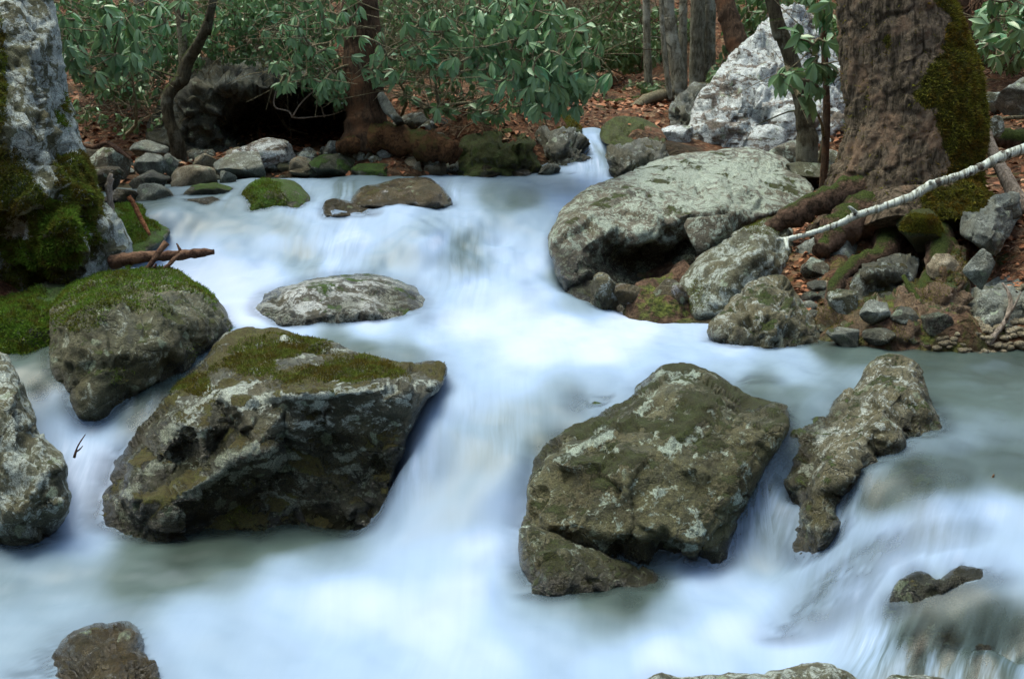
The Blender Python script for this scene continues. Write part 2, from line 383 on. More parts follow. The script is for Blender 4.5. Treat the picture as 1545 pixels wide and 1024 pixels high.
M['drift'] = bark_mat('wet_driftwood', (.06, .03, .018), (.19, .11, .075), (.27, .16, .1), vs=1.0, sc=1.5)
M['orange'] = bark_mat('orange_stripped_wood', (.15, .05, .02), (.34, .15, .07), None, vs=1.0, sc=2)
M['twig'] = bark_mat('tan_twig_bark', (.13, .11, .06), (.28, .25, .16), None, sc=2)
M['palewood'] = bark_mat('bleached_wood', (.2, .16, .12), (.42, .36, .3), None, sc=2)
M['mossstick'] = bark_mat('moss_covered_stick', (.05, .035, .02), (.14, .1, .07), None, G_MOSS, 0.75)
def birch_mat():
    N = NT('white_birch_bark'); P = N.pos()
    Q = N.n('Mapping', {'Vector': P, 'Rotation': (0, math.radians(22), 0), 'Scale': (1.0, 0.12, 0.12)})
    n1 = N.noise(Q, 30, 7, 0.75, 1.2); n2 = N.noise(P, 14, 5, 0.6)
    c = N.mix(N.step(n1, 0.38, 0.56), (.10, .10, .07), (.46, .52, .47)); c = N.mix(N.step(n2, 0.56, 0.62), c, (.05, .045, .035))
    c = N.mix(N.step(N.noise(P, 90, 3, .7), 0.6, 0.7), c, (.07, .06, .05))
    return N.out(N.pbr(c, 0.75, N.bump(N.math('ADD', n1, n2), 0.7, 0.012), 0.3))
M['birch'] = birch_mat()
def leaf_mat(name, a, b, under, gloss=0.38):
    N = NT(name); P = N.pos()
    at_ = N.n('Attribute', attribute_name='tint', out=2)
    c = N.mix(at_, a, b)
    bf = N.n('NewGeometry', out=6)
    c = N.mix(bf, c, under)
    d = N.pbr(c, gloss, None, 0.55)
    t = N.n('BsdfTranslucent', {'Color': N.mix(0.5, c, (.12, .2, .03))})
    return N.out(N.n('MixShader', {0: 0.18, 1: d, 2: t}))
M['rhodo'] = leaf_mat('rhododendron_leaf', (.05, .17, .07), (.17, .43, .23), (.16, .27, .13), .36)
M['laurel'] = leaf_mat('small_laurel_leaf', (.045, .17, .07), (.15, .43, .21), (.14, .25, .11), 0.38)
M['farleaf'] = leaf_mat('far_evergreen_leaf', (.045, .155, .05), (.15, .38, .16), (.12, .2, .08), 0.45)
M['rhodofresh'] = leaf_mat('yellow_green_rhododendron_leaf', (.03, .085, .02), (.08, .17, .05), (.12, .16, .06), 0.4)
def dead_mat():
    N = NT('dead_leaf'); t = N.n('Attribute', attribute_name='tint', out=2)
    c = N.mix(t, (.10, .035, .015), (.33, .14, .065)); c = N.mix(N.step(t, .8, 1.), c, (.36, .24, .15))
    return N.out(N.pbr(c, 0.75, None, 0.25))
M['dead'] = dead_mat()
M['rust_root'] = rock_mat('rooty_reddish_earth', (.035, .022, .012), (.12, .08, .05), (.22, .155, .11), (.3,.24,.2), 0, 9, G_MOSS, 0.12, ms=7, rough=0.85, rust=0.2)
# ---------------------------------------------------------------- the lie of the land and the water (sight line + height)
WATER_PTS = [(-100,860,0),(100,830,0),(300,830,0),(450,830,0),(100,1000,0),(300,950,0),(500,1000,0),(700,950,0),(900,960,0),(1050,930,.01),(1100,1000,0),
 (0,1200,0),(400,1200,0),(800,1200,0),(1150,1200,0),(620,900,.03),(570,790,.05),(620,850,.04),(700,850,.05),(770,830,.05),(600,700,.28),(680,720,.25),(740,740,.23),
 (200,792,0),(300,792,0),(400,792,0),(480,792,0),(545,792,0),(300,775,0),(400,775,0),(480,775,0),(540,776,.0),(900,892,0),(960,890,0),(1040,878,0),(830,895,0),(900,855,0),(980,858,0),(1060,860,0),(655,610,.47),(632,650,.40),(614,690,.30),(597,735,.16),(640,640,.42),(720,640,.41),(780,700,.32),(650,580,.5),(720,570,.52),(800,580,.52),(860,570,.52),(790,740,.22),(780,800,.08),(820,640,.42),
 (700,500,.54),(900,500,.54),(1000,520,.53),(1100,545,.53),(1250,560,.52),(1300,540,.52),(1450,540,.52),(1600,540,.52),(1250,600,.52),(1450,610,.52),(1550,600,.52),
 (900,550,.53),(1000,545,.53),(500,500,.56),(400,505,.56),(560,520,.55),(1200,625,.51),(1150,590,.52),(850,470,.56),(700,465,.58),(500,492,.57),(1700,600,.52),
 (660,470,.6),(350,470,.62),(300,440,.66),(340,480,.6),(250,400,.72),(350,430,.68),(450,410,.71),(600,405,.73),(700,400,.73),(780,430,.67),(870,440,.61),(880,460,.58),
 (250,350,.88),(350,355,.87),(450,350,.90),(550,350,.88),(650,350,.91),(750,350,.88),(820,350,.87),(590,385,.80),(560,372,.85),(470,385,.78),(640,375,.84),(700,385,.76),(520,365,.87),
 (300,320,.99),(450,320,.99),(600,318,1.0),(700,310,1.0),(830,300,1.02),(250,325,.98),(450,295,1.03),(600,305,1.02),(750,300,1.03),
 (300,280,1.09),(450,272,1.11),(600,268,1.12),(700,272,1.11),(800,275,1.1),(870,272,1.12),(740,285,1.08),(250,300,1.03),(200,320,.98),
 (870,262,1.14),(900,255,1.16),(900,240,1.22),(905,220,1.3),(890,205,1.36),(895,197,1.39),(900,193,1.41),
 (30,545,.56),(80,550,.55),(100,610,.42),(130,650,.3),(120,700,.2),(112,760,.07),(105,800,.01),(170,655,.3),(200,640,.34),(250,590,.44),(300,545,.52),(335,515,.56),(60,600,.45),
 (1340,662,.5),(1450,655,.5),(1560,655,.5),(1120,640,.5),(1200,640,.5),(1200,695,.39),(1185,760,.24),(1150,720,.33),(1120,800,.12),(1110,860,.02),(1180,860,.03),(1200,760,.2),
 (1280,720,.42),(1350,700,.475),(1450,700,.485),(1550,700,.48),(1260,800,.25),(1200,880,.09),(1400,760,.43),(1500,760,.43),(1350,820,.3),(1450,830,.33),(1540,850,.33),
 (1200,950,.03),(1300,900,.17),(1400,880,.27),(1500,900,.28),(1400,960,.2),(1500,960,.22),(1300,990,.05),(1400,1024,.05),(1500,1024,.05),(1450,1100,0),(1300,1100,0),(1600,1100,.05),(1650,900,.3),(1650,760,.45)]
wp = np.array(WATER_PTS, float); WP3 = onz(wp[:, 0], wp[:, 1], wp[:, 2])
extra = np.array([(-3.3,11.7,1.0),(-2.4,12.0,1.0),(-1.4,12.1,1.04),(-.5,12.2,1.07),(-3.5,12.6,.9),(-2,12.9,.9),(1.35,12.6,1.2),(1.7,12.3,1.1),(2.3,12.5,1.0),(1.4,13.5,1.25),(.72,8.85,.5),(1.0,8.9,.5),(.9,9.3,.5),(1.15,9.3,.5),(-3.5, 6, 0.2), (-3.5, 8, .6), (-4.5, 11, 1.05), (2, 15, 1.45), (-4, 15, 1.3), (5, 7, .5), (5, 10, 1.0), (0, 2, -.02), (-3, 3, 0), (3, 2.5, 0)])
WALL = np.vstack([WP3, extra])
_w = RBF(WALL[:, :2], WALL[:, 2], 0.01)
def water_z(x, y):
    x = np.atleast_1d(np.asarray(x, float)); y = np.atleast_1d(np.asarray(y, float))
    return _w(np.stack([x, y], 1))
def water_Y(px, py):
    "how far ahead the sight line meets the water"
    Y = np.linspace(3.9, 14, 260); s = float(slope(py)); u = at(px, py, 1.0)[0]
    d = (CAM_H - Y * s) - water_z(u * Y, Y); k = np.where(d < 0)[0]
    if len(k) == 0: return 12.0
    k = k[0]
    if k == 0: return Y[0]
    return Y[k - 1] + (Y[k] - Y[k - 1]) * d[k - 1] / (d[k - 1] - d[k])

BANK = [(1250,515,.53),(1350,520,.54),(1450,527,.54),(1600,532,.54),(1120,500,.5),(1040,474,.53),(950,468,.5),(1300,480,.57),(1400,480,.57),(1500,480,.63),(1600,480,.65),
 (960,452,.6),(1010,455,.6),(1250,430,.74),(1350,430,.70),(1450,430,.70),(1560,430,.8),(1250,380,.88),(1350,370,.92),(1450,360,.96),(1560,350,1.02),(1300,300,1.12),(1480,290,1.17),(1600,280,1.17),
 (1240,300,1.05),(1240,250,1.15),(1500,200,1.45),(1560,150,1.62),(1200,220,1.22),(1240,190,1.42),(1000,400,.7),(1100,300,.95),
 (150,310,.95),(150,265,1.09),(150,235,1.17),(230,250,1.14),(300,250,1.15),(300,225,1.2),(450,225,1.21),(600,235,1.2),(680,240,1.2),(450,258,1.13),(600,262,1.14),(200,200,1.34),(400,200,1.34),(600,200,1.4),
 (100,200,1.34),(150,150,1.62),(400,215,1.27),(600,150,1.62),(700,180,1.52),(800,180,1.52),(850,180,1.5),(720,255,1.16),(800,262,1.13),(820,215,1.35),(960,160,1.5),(960,130,1.6),(1000,170,1.5),
 (1000,215,1.36),(955,195,1.44),(1060,226,1.2),(-50,450,.75),(-50,350,1.0),(-100,250,1.3),(-80,540,.6),(-100,700,.35)]
bp = np.array(BANK, float); BP3 = onz(bp[:, 0], bp[:, 1], bp[:, 2])
TW = WP3.copy(); TW[:, 2] -= 0.3
farT = np.array([(1.05,12.6,1.45),(1.2,12.0,1.36),(.98,11.7,1.22),(1.5,12,1.33),(2,12.3,1.33),(.45,12.4,1.47),(.3,11.9,1.25),(1.2,10.2,.9),(1.8,10.6,.95),(1.4,11,1.0),(2.1,10.5,.93),(2.0,9.8,.9),(.75,8.9,.6),(1.0,9.0,.62),(.9,9.4,.62),(1.15,9.4,.7),(-3.5, 5.5, 0.7), (-4.2, 7.5, 1.3), (-4.6, 10, 1.7), (-6, 13, 2.1), (3.6, 5, .8), (4.2, 7, 1.0), (5, 9, 1.6), (6.5, 12, 2.3), (-3, 4, .4), (3, 4, .5), (0, 2.6, -.3), (-2, 2.6, 0), (2, 2.6, 0), (0, 1, .3),
                 (-6, 16, 2.3), (-2.4, 13.6, 1.25), (-1.6, 13.8, 1.25), (-2, 15.5, 1.6), (0, 16.2, 1.65), (3, 17, 1.6), (6, 16, 2.4)])
TALL = np.vstack([TW, BP3, farT])
_t = RBF(TALL[:, :2], TALL[:, 2], 0.005)
def terr_z(x, y):
    x = np.atleast_1d(np.asarray(x, float)); y = np.atleast_1d(np.asarray(y, float))
    near = _t(np.stack([x, y], 1))
    # valley sides all round; unseen slopes raised to block low sky light
    hs = 17.0 + 2.5 * np.exp(-((x - 1.9) / 1.3) ** 2)
    far = 1.6 + np.maximum(y - hs, 0) * 0.33 + 0.75 * np.maximum(np.abs(x - 0.5) - 5.0, 0)
    far = far + np.maximum(0.5 - y, 0) * 0.8 - np.clip(5 - y, 0, 4) * 0.3
    far = np.minimum(far, 11 + 0.1 * np.abs(x))
    w = np.maximum.reduce([sst(15.0, 18.0, y), sst(4.2, 6.5, np.abs(x - 0.4)), sst(3.0, 0.5, y)])
    z = near * (1 - w) + far * w
    P = np.stack([x, y, 0 * x], 1)
    amp = 0.03 + 0.12 * w
    return z + amp * fbm(P * 1.3, 4, 5) + 0.5 * amp * fbm(P * 5.1, 3, 9) * (0.3 + w)
def grid_obj(name, xs, ys, zf, mat, attrs=None, origin=(0, 0, 0)):
    X, Y = np.meshgrid(xs, ys); x = X.ravel(); y = Y.ravel(); z = zf(x, y)
    n = len(xs); m = len(ys); i = np.arange(m - 1)[:, None] * n + np.arange(n - 1)[None]
    F = np.stack([i, i + 1, i + n + 1, i + n], -1).reshape(-1, 4)
    V = np.stack([x, y, z], 1)
    o = mesh_obj(name, V, F, mat, origin=origin)
    return o, V
def set_attr(o, name, val):
    a = o.data.attributes.new(name, 'FLOAT', 'POINT'); a.data.foreach_set('value', np.asarray(val, np.float32))
def spread(a, b, far, step, g=1.13):
    r = [b]; s = step
    while r[-1] < far[1]: s *= g; r.append(r[-1] + s)
    l = [a]; s = step
    while l[-1] > far[0]: s *= g; l.append(l[-1] - s)
    return np.concatenate([l[::-1], np.arange(a + step, b, step), r])
gx = spread(-5.2, 6.0, (-45, 45), 0.055); gy = spread(3.6, 18.0, (-30, 60), 0.06)
ground, GV = grid_obj('ground', gx, gy, terr_z, M['litter']); tag(ground, kind='structure')
wz = water_z(GV[:, 0], GV[:, 1]); inr = (GV[:, 1] < 14.5) & (np.abs(GV[:, 0]) < 4.5)
set_attr(ground, 'bank', np.where(inr, sst(-0.02, 0.06, GV[:, 2] - wz), 1.0))
gpx, gpy = topx(GV)
rt = sst(1215, 1290, gpx) * sst(1500, 1440, gpx) * sst(365, 400, gpy) * sst(540, 520, gpy) * (GV[:, 1] > 5) * (GV[:, 1] < 9.5) + sst(930, 960, gpx) * sst(1060, 1030, gpx) * sst(400, 420, gpy) * sst(500, 480, gpy) * (GV[:, 1] > 5)
set_attr(ground, 'roots', np.clip(rt, 0, 1))
# knotty root mass of the right bank: real relief
k = np.clip(rt, 0, 1)
dz = k * (0.075 * ridged(GV * 4.2, 3, 3) + 0.03 * fbm(GV * 11, 3, 8))
co = GV.copy(); co[:, 2] += dz; ground.data.vertices.foreach_set('co', co.astype(np.float32).ravel()); ground.data.update()

# ---------------------------------------------------------------- rocks
def densify(poly, step, jag, seed):
    P = np.array([p[:2] for p in poly], float); D = np.array([p[2] for p in poly], float); out = []; n = len(P)
    for i in range(n):
        a, b, c, d = P[(i - 1) % n], P[i], P[(i + 1) % n], P[(i + 2) % n]
        m = max(1, int(np.linalg.norm(c - b) / step))
        for q in range(m):
            t = q / m
            cr = 0.5 * (2 * b + (c - a) * t + (2 * a - 5 * b + 4 * c - d) * t * t + (3 * b - a - 3 * c + d) * t ** 3)
            ln = b + (c - b) * t
            out.append((*(0.55 * cr + 0.45 * ln), D[i] + (D[(i + 1) % n] - D[i]) * t))
    O = np.array(out)
    if jag:
        Q = np.stack([O[:, 0] / 38, O[:, 1] / 38, 0 * O[:, 0] + seed], 1)
        O[:, 0] += jag * fbm(Q, 3, seed); O[:, 1] += jag * fbm(Q + 40, 3, seed)
    return O
def inside(poly, pts):
    x, y = pts[:, 0], pts[:, 1]; c = np.zeros(len(pts), bool); n = len(poly); j = n - 1
    for i in range(n):
        xi, yi, xj, yj = poly[i][0], poly[i][1], poly[j][0], poly[j][1]
        if yi != yj: c ^= ((yi > y) != (yj > y)) & (x < (xj - xi) * (y - yi) / (yj - yi) + xi)
        j = i
    return c
def edgedist(O, pts):
    A = O[:, :2]; B = np.roll(A, -1, 0); best = np.full(len(pts), 1e9)
    for a, b in zip(A, B):
        ab = b - a; L = ab.dot(ab) + 1e-9; t = np.clip(((pts - a) @ ab) / L, 0, 1)
        d = np.hypot(pts[:, 0] - a[0] - t * ab[0], pts[:, 1] - a[1] - t * ab[1]); best = np.minimum(best, d)
    return best
ROCKS = []
def wet_band(o, V):
    "splash-wetted margin just above the stream"
    h = V[:, 2] - water_z(V[:, 0], V[:, 1]); h = h + .05 * fbm(V * 6, 3, 71)
    set_attr(o, 'wet', sst(.11, .02, h))
def rock(name, label, mat, outline, inner=(), Yt=None, Yb=None, back=0.5, step=4.5, curl=0.14, w=22, amp=0.03, facet=0.05, fs=3.5, jag=3.0, smooth=2, seed=0, cat='boulder', group=None, mask=True, paint=()):
    ys = [p[1] for p in outline]; y0, y1 = min(ys), max(ys)
    dep = lambda p: p[2] if len(p) > 2 else Yt + (Yb - Yt) * (p[1] - y0) / (y1 - y0)
    poly = [(p[0], p[1], dep(p)) for p in outline]; O = densify(poly, step * 0.8, jag, seed + 1)
    cen = [(p[0], p[1], p[2]) for p in inner]
    # coarse facets
    C = [(p[0], p[1]) for p in poly] + [(p[0], p[1]) for p in cen]; Z = np.array([p[2] for p in poly] + [p[2] for p in cen])
    if not cen:
        cx = np.mean([p[0] for p in poly]); cy = np.mean([p[1] for p in poly])
    vo, _, fo, ov, _, _ = delaunay_2d_cdt([Vector(c) for c in C], [], [list(range(len(poly)))], 0, 1e-4)
    vz = np.array([Z[o[0]] if len(o) else Z.mean() for o in ov]); vo = np.array([(v.x, v.y) for v in vo])
    xs = np.arange(min(p[0] for p in poly) - 5, max(p[0] for p in poly) + 5, step); yy = np.arange(y0 - 5, y1 + 5, step)
    X, Y = np.meshgrid(xs.astype(float), yy.astype(float)); X[::2] += step / 2
    G = np.stack([X.ravel(), Y.ravel()], 1); G = G[inside(O, G)]
    ed = edgedist(O, G); G = G[ed > step * 0.55]; ed = ed[ed > step * 0.55]
    pts = np.vstack([O[:, :2], G]); nO = len(O)
    # linear depth over the coarse triangles
    d = np.full(len(pts), np.nan)
    for f in fo:
        for q in range(1, len(f) - 1):
            a, b, c = vo[f[0]], vo[f[q]], vo[f[q + 1]]
            det = (b[1] - c[1]) * (a[0] - c[0]) + (c[0] - b[0]) * (a[1] - c[1])
            if abs(det) < 1e-9: continue
            l1 = ((b[1] - c[1]) * (pts[:, 0] - c[0]) + (c[0] - b[0]) * (pts[:, 1] - c[1])) / det
            l2 = ((c[1] - a[1]) * (pts[:, 0] - c[0]) + (a[0] - c[0]) * (pts[:, 1] - c[1])) / det
            m = (l1 > -1e-6) & (l2 > -1e-6) & (l1 + l2 < 1 + 1e-6)
            d[m] = l1[m] * vz[f[0]] + l2[m] * vz[f[q]] + (1 - l1[m] - l2[m]) * vz[f[q + 1]]
    d[:nO] = O[:, 2]
    bad = np.isnan(d)
    if bad.any():
        good = np.where(~bad)[0]
        for i in np.where(bad)[0]: d[i] = d[good[np.argmin(((pts[good] - pts[i]) ** 2).sum(1))]]
    vv, _, ff, oo, _, _ = delaunay_2d_cdt([Vector(p) for p in pts], [], [list(range(nO))], 1, 1e-5)
    P2 = np.array([(v.x, v.y) for v in vv]); src = np.array([o[0] if len(o) else -1 for o in oo])
    dd = np.where(src >= 0, d[np.maximum(src, 0)], np.nanmean(d)); onb = (src >= 0) & (src < nO)
    F = np.array([f for f in ff if len(f) == 3]); 
    # soften facets
    n = len(P2); E = np.vstack([F[:, [0, 1]], F[:, [1, 2]], F[:, [2, 0]]]); E = np.vstack([E, E[:, ::-1]])
    deg = np.bincount(E[:, 0], minlength=n)
    for _ in range(smooth):
        s = np.bincount(E[:, 0], weights=dd[E[:, 1]], minlength=n) / np.maximum(deg, 1); dd = np.where(onb, dd, 0.4 * dd + 0.6 * s)
    ed = np.where(onb, 0, edgedist(O, P2)); t = np.clip(ed / w, 0, 1); arc = np.sqrt(np.clip(1 - (1 - t) ** 2, 0, 1))
    far = dd + curl
    front = far - curl * arc
    wb = max(w * 2.5, 0.35 * (ed.max() + 1)); tb = np.clip(ed / wb, 0, 1)
    rear = far + back * np.sqrt(np.clip(1 - (1 - tb) ** 2, 0, 1))
    Vf = at(P2[:, 0], P2[:, 1], front)
    # normals of the front
    N_ = np.zeros_like(Vf); fn = np.cross(Vf[F[:, 1]] - Vf[F[:, 0]], Vf[F[:, 2]] - Vf[F[:, 0]])
    for q in range(3): np.add.at(N_, F[:, q], fn)
    N_ /= np.linalg.norm(N_, axis=1, keepdims=True) + 1e-12
    if N_[:, 1].mean() > 0: N_ = -N_; flip = True
    else: flip = False
    S = Vf + seed * 3.7
    disp = amp * fbm(S * 3.0, 5, seed) + amp * 0.35 * ridged(S * 9, 3, seed + 5)
    if facet:
        v1, c1 = cellfacet((S + 0.12 * np.stack([vnoise(S * 4, 1), vnoise(S * 4, 2), vnoise(S * 4, 3)], 1)) * fs, seed)
        v2, c2 = cellfacet((S + 0.05 * np.stack([vnoise(S * 9, 4), vnoise(S * 9, 5), vnoise(S * 9, 6)], 1)) * fs * 2.7, seed + 3)
        disp += facet * v1 - facet * 0.35 * sst(0.08, 0.0, c1) + facet * 0.33 * v2
    disp *= np.clip(0.25 + t, 0, 1)
    Vf = Vf + N_ * disp[:, None]
    keep = ~onb; idx = np.full(n, -1); idx[keep] = np.arange(keep.sum()) + n
    Vb = at(P2[:, 0], P2[:, 1], rear)[keep]
    mp = np.where(onb, np.arange(n), idx)
    Fb = mp[F][:, ::-1]
    A = np.vstack([F, Fb]); 
    if flip: A = A[:, ::-1]
    V = np.vstack([Vf, Vb])
    # drop rear triangles that collapse onto the rim
    o = mesh_obj(name, V, A, M[mat]); tag(o, label, cat, group)
    wet_band(o, V)
    if paint:
        qx, qy = topx(V); m = np.zeros(len(V)); jx = 9 * fbm(V * 7, 3, 61); jy = 6 * fbm(V * 7, 3, 62)
        for x0, y0, x1, y1, ww, v in paint:
            ax, ay = x1 - x0, y1 - y0; tt = np.clip(((qx + jx - x0) * ax + (qy + jy - y0) * ay) / (ax * ax + ay * ay), 0, 1)
            dd_ = np.hypot(qx + jx - x0 - tt * ax, qy + jy - y0 - tt * ay); m = np.maximum(m, v * sst(1.25, .55, dd_ / ww))
        set_attr(o, 'pale', m)
    ROCKS.append((V, A, mask))
    return o
def ico(sub):
    import bmesh
    bm = bmesh.new(); bmesh.ops.create_icosphere(bm, subdivisions=sub, radius=1)
    V = np.array([v.co[:] for v in bm.verts]); F = np.array([[v.index for v in f.verts] for f in bm.faces]); bm.free(); return V, F
ICO = {k: ico(k) for k in (2, 3, 4, 5)}
def stone(name, label, mat, x0, y0, x1, y1, Y, depth=None, sub=4, seed=0, cut=9, lo=.5, hi=.86, roll=0.0, cat='stone', group=None, amp=0.05, mask=False):
    "faceted river stone filling the given box of sight lines"
    r = np.random.default_rng(seed + 11); V, F = ICO[sub]; V = V.copy()
    for _ in range(cut):
        nrm = r.normal(size=3); nrm /= np.linalg.norm(nrm); h = r.uniform(lo, hi)
        d = V @ nrm; m = d > h; V[m] -= np.outer((d[m] - h) * 0.98, nrm)
    V /= np.abs(V).max(0)
    V = V * (1 + amp * fbm(V * 1.8 + seed, 4, seed))[:, None] + 0.03 * fbm(V * 6 + seed, 3, seed)[:, None] * V
    c, s = math.cos(roll), math.sin(roll); V = np.stack([V[:, 0] * c - V[:, 2] * s, V[:, 1], V[:, 0] * s + V[:, 2] * c], 1)
    V = (V - (V.max(0) + V.min(0)) / 2) / ((V.max(0) - V.min(0)) / 2)
    wX = (x1 - x0) / 2 / FPX * Y; hZ = (y1 - y0) / 2 / FPX * Y; dY = depth / 2 if depth else wX * 0.8
    ctr = at((x0 + x1) / 2, (y0 + y1) / 2, Y + dY)
    V = V * np.array([wX * (Y + dY) / Y, dY, hZ * (Y + dY) / Y]) + ctr
    o = mesh_obj(name, V, F, M[mat]); tag(o, label, cat, group)
    wet_band(o, V)
    if mask: ROCKS.append((V, F, True))
    return o
# ---------------------------------------------------------------- the large rocks
def drape(pts, off):
    return [(p[0], p[1], water_Y(min(max(p[0], -100), 1640), min(p[1], 1150)) + (p[2] if len(p) > 2 else off)) for p in pts]
rock('boulder', 'tall leaning boulder with white lichen patches over green moss at the left edge', 'giant',
     [(-160,-90,9.2),(60,-90,9.3),(76,-20,9.2),(82,20,9.1),(97,80,9.0),(101,130,8.95),(112,180,8.9),(127,225,8.8),(142,270,8.8),(162,305,8.7),(182,335,8.6),(193,370,8.6),(193,408,8.6),(165,440,8.5),(100,470,8.4),(-160,480,8.4)],
     [(20,0,8.7),(55,60,8.55),(50,150,8.35),(90,200,8.4),(60,230,8.2),(0,180,8.1),(20,215,8.05),(120,300,8.3),(30,300,8.05),(90,290,8.15),(150,350,8.3),(170,390,8.35),(60,330,8.05),(100,350,7.95),(120,380,8.0),(80,380,8.0),(20,360,8.35),(0,400,8.4),(140,400,8.35),(110,425,8.2),(-60,300,8.1),(-60,100,8.4),(140,330,8.45)],
     back=1.4, step=4.0, amp=.05, facet=.07, fs=2.6, seed=1, w=26, curl=.2,
     paint=[(5,10,85,30,22,0.20),(30,60,80,75,20,0.18),(35,70,40,140,14,0.18),(40,180,70,190,16,0.18),(90,170,110,200,10,0.16),(0,170,60,230,9,0.23),(60,230,120,290,12,0.20),(70,20,88,60,10,0.18),(140,300,190,380,7,0.14),(120,360,160,400,7,0.11),(20,150,60,165,12,0.18),(95,215,120,260,8,0.16)])
rock('boulder', 'low rounded rock wrapped in dark green moss under the tall boulder', 'mossy',
     [(-120,462,7.9),(-20,456,7.95),(20,446,8.0),(60,432,8.05),(95,428,8.05),(116,434,8.0),(108,470,7.7),(90,530,7.4),(80,575,7.2),(-120,575,7.2)],
     [(40,455,7.7),(0,490,7.4),(60,500,7.4),(20,530,7.3)], back=.8, seed=2, facet=.02)
rock('boulder', 'smooth dark boulder with a bright green moss cap beside the narrow left chute', 'topmoss',
     [(76,490,7.5),(80,465,7.6),(98,440,7.75),(120,425,7.9),(150,412,8.0),(200,405,8.1),(240,406,8.15),(268,410,8.1),(300,424,8.0),(325,448,7.95),(342,472,7.9),(352,496,7.8),(345,515,7.7),(320,540,7.5),(285,580,7.3),(240,620,7.2),(200,650,7.1),(170,665,7.0),(140,660,6.9),(110,640,6.85),(92,610,6.9),(78,580,7.0),(74,540,7.2)],
     [(150,440,7.5),(200,440,7.5),(130,470,7.1),(170,470,7.1),(250,460,7.25),(300,480,7.4),(110,520,6.9),(150,540,6.85),(220,520,7.0),(260,520,7.1),(150,600,6.8),(200,590,6.95),(160,435,7.55),(100,480,7.15)],
     back=.7, step=3.8, seed=3, facet=.035, amp=.03, w=26, fs=3)
rock('boulder', 'grey and rusty streaked rock at the left edge below the small chute', 'pale',
     [(-120,525,6.7),(0,530,6.7),(22,552,6.6),(38,590,6.45),(52,622,6.35),(60,652,6.25),(95,682,6.15),(104,705,6.05),(100,725,6.0),(108,748,5.95),(100,780,5.95),(85,810,6.0),(82,850,6.1),(30,860,6.1),(-120,860,6.1)],
     [(20,600,6.2),(30,680,6.0),(80,700,5.95),(60,740,5.85),(0,700,5.95),(20,780,5.8),(90,760,5.85),(60,660,6.1),(-40,700,5.9)],
     back=.6, step=3.6, seed=4, facet=.04, fs=5, amp=.03)
rock('boulder', 'broad dark boulder with jagged pale ledges and mossy top left of the main fall', 'ledge',
     [(335,508,7.5),(350,499,7.55),(380,495,7.6),(440,501,7.5),(500,520,7.35),(560,539,7.15),(620,546,7.05),(655,541,6.95),(674,556,6.8),(670,580,6.65),(648,602,6.45),(622,645,6.33),(604,695,6.25),(588,748,6.2),(568,810,6.15),(480,840,6.1),(400,850,6.05),(250,845,6.05),(150,840,6.15),(136,790,6.3),(145,750,6.4),(168,695,6.6),(200,655,6.75),(250,595,6.95),(300,545,7.25)],
     [(330,590,6.5),(275,640,6.35),(305,650,6.25),(360,612,6.25),(430,597,6.2),(500,592,6.2),(560,588,6.25),(610,582,6.35),(400,540,6.9),(460,548,6.85),(560,560,6.75),(340,560,6.8),(390,600,6.4),(370,580,6.55),
      (430,615,6.30),(500,610,6.30),(560,604,6.32),(440,648,6.26),(500,646,6.28),(430,660,6.38),(500,658,6.4),(350,640,6.45),(330,662,6.45),(390,665,6.12),(400,680,6.1),(350,690,6.13),(310,700,6.2),(330,715,6.12),(290,735,6.08),(255,752,6.05),(215,755,6.05),(250,730,6.3),(280,690,6.45),
      (430,700,6.36),(480,690,6.34),(400,740,6.34),(470,770,6.3),(330,780,6.3),(400,705,6.2),(500,725,6.25),(540,660,6.35),(540,720,6.4),(240,690,6.35),(200,700,6.35),(180,750,6.25),(210,800,6.15),(160,790,6.2)],
     back=.8, step=3.4, seed=5, facet=.03, fs=5, amp=.016, w=12, curl=.08, smooth=1,
     paint=[(275,640,330,592,9,1),(330,592,362,612,9,1),(362,612,430,597,8,1),(430,597,500,592,7,1),(500,592,590,584,8,.9),(375,520,400,560,12,.6),(400,560,345,600,12,.8),(250,660,275,640,10,.8),(345,505,450,510,10,.5),(390,668,330,690,9,.9),(335,712,250,750,8,1),(410,690,460,690,5,.7),(470,615,485,612,9,1),(415,700,350,720,6,.8),(520,690,555,680,5,.6),(240,690,190,745,10,.5)])
rock('boulder', 'whale-backed midstream rock with white lichen blotches, water veiling its right end', 'midpale',
     [(370,488,8.2),(378,462,8.35),(392,447,8.5),(412,436,8.6),(450,424,8.75),(490,414,8.85),(540,412,8.9),(590,417,8.85),(625,430,8.75),(645,450,8.6),(655,475,8.4),(650,505,8.25),(500,520,8.1),(380,515,8.15)],
     [(400,470,8.15),(450,445,8.3),(500,430,8.5),(550,440,8.45),(500,470,8.1),(560,470,8.15),(610,460,8.35),(430,485,8.05)], back=.5, step=3.4, seed=6, facet=.015, amp=.02, w=30)
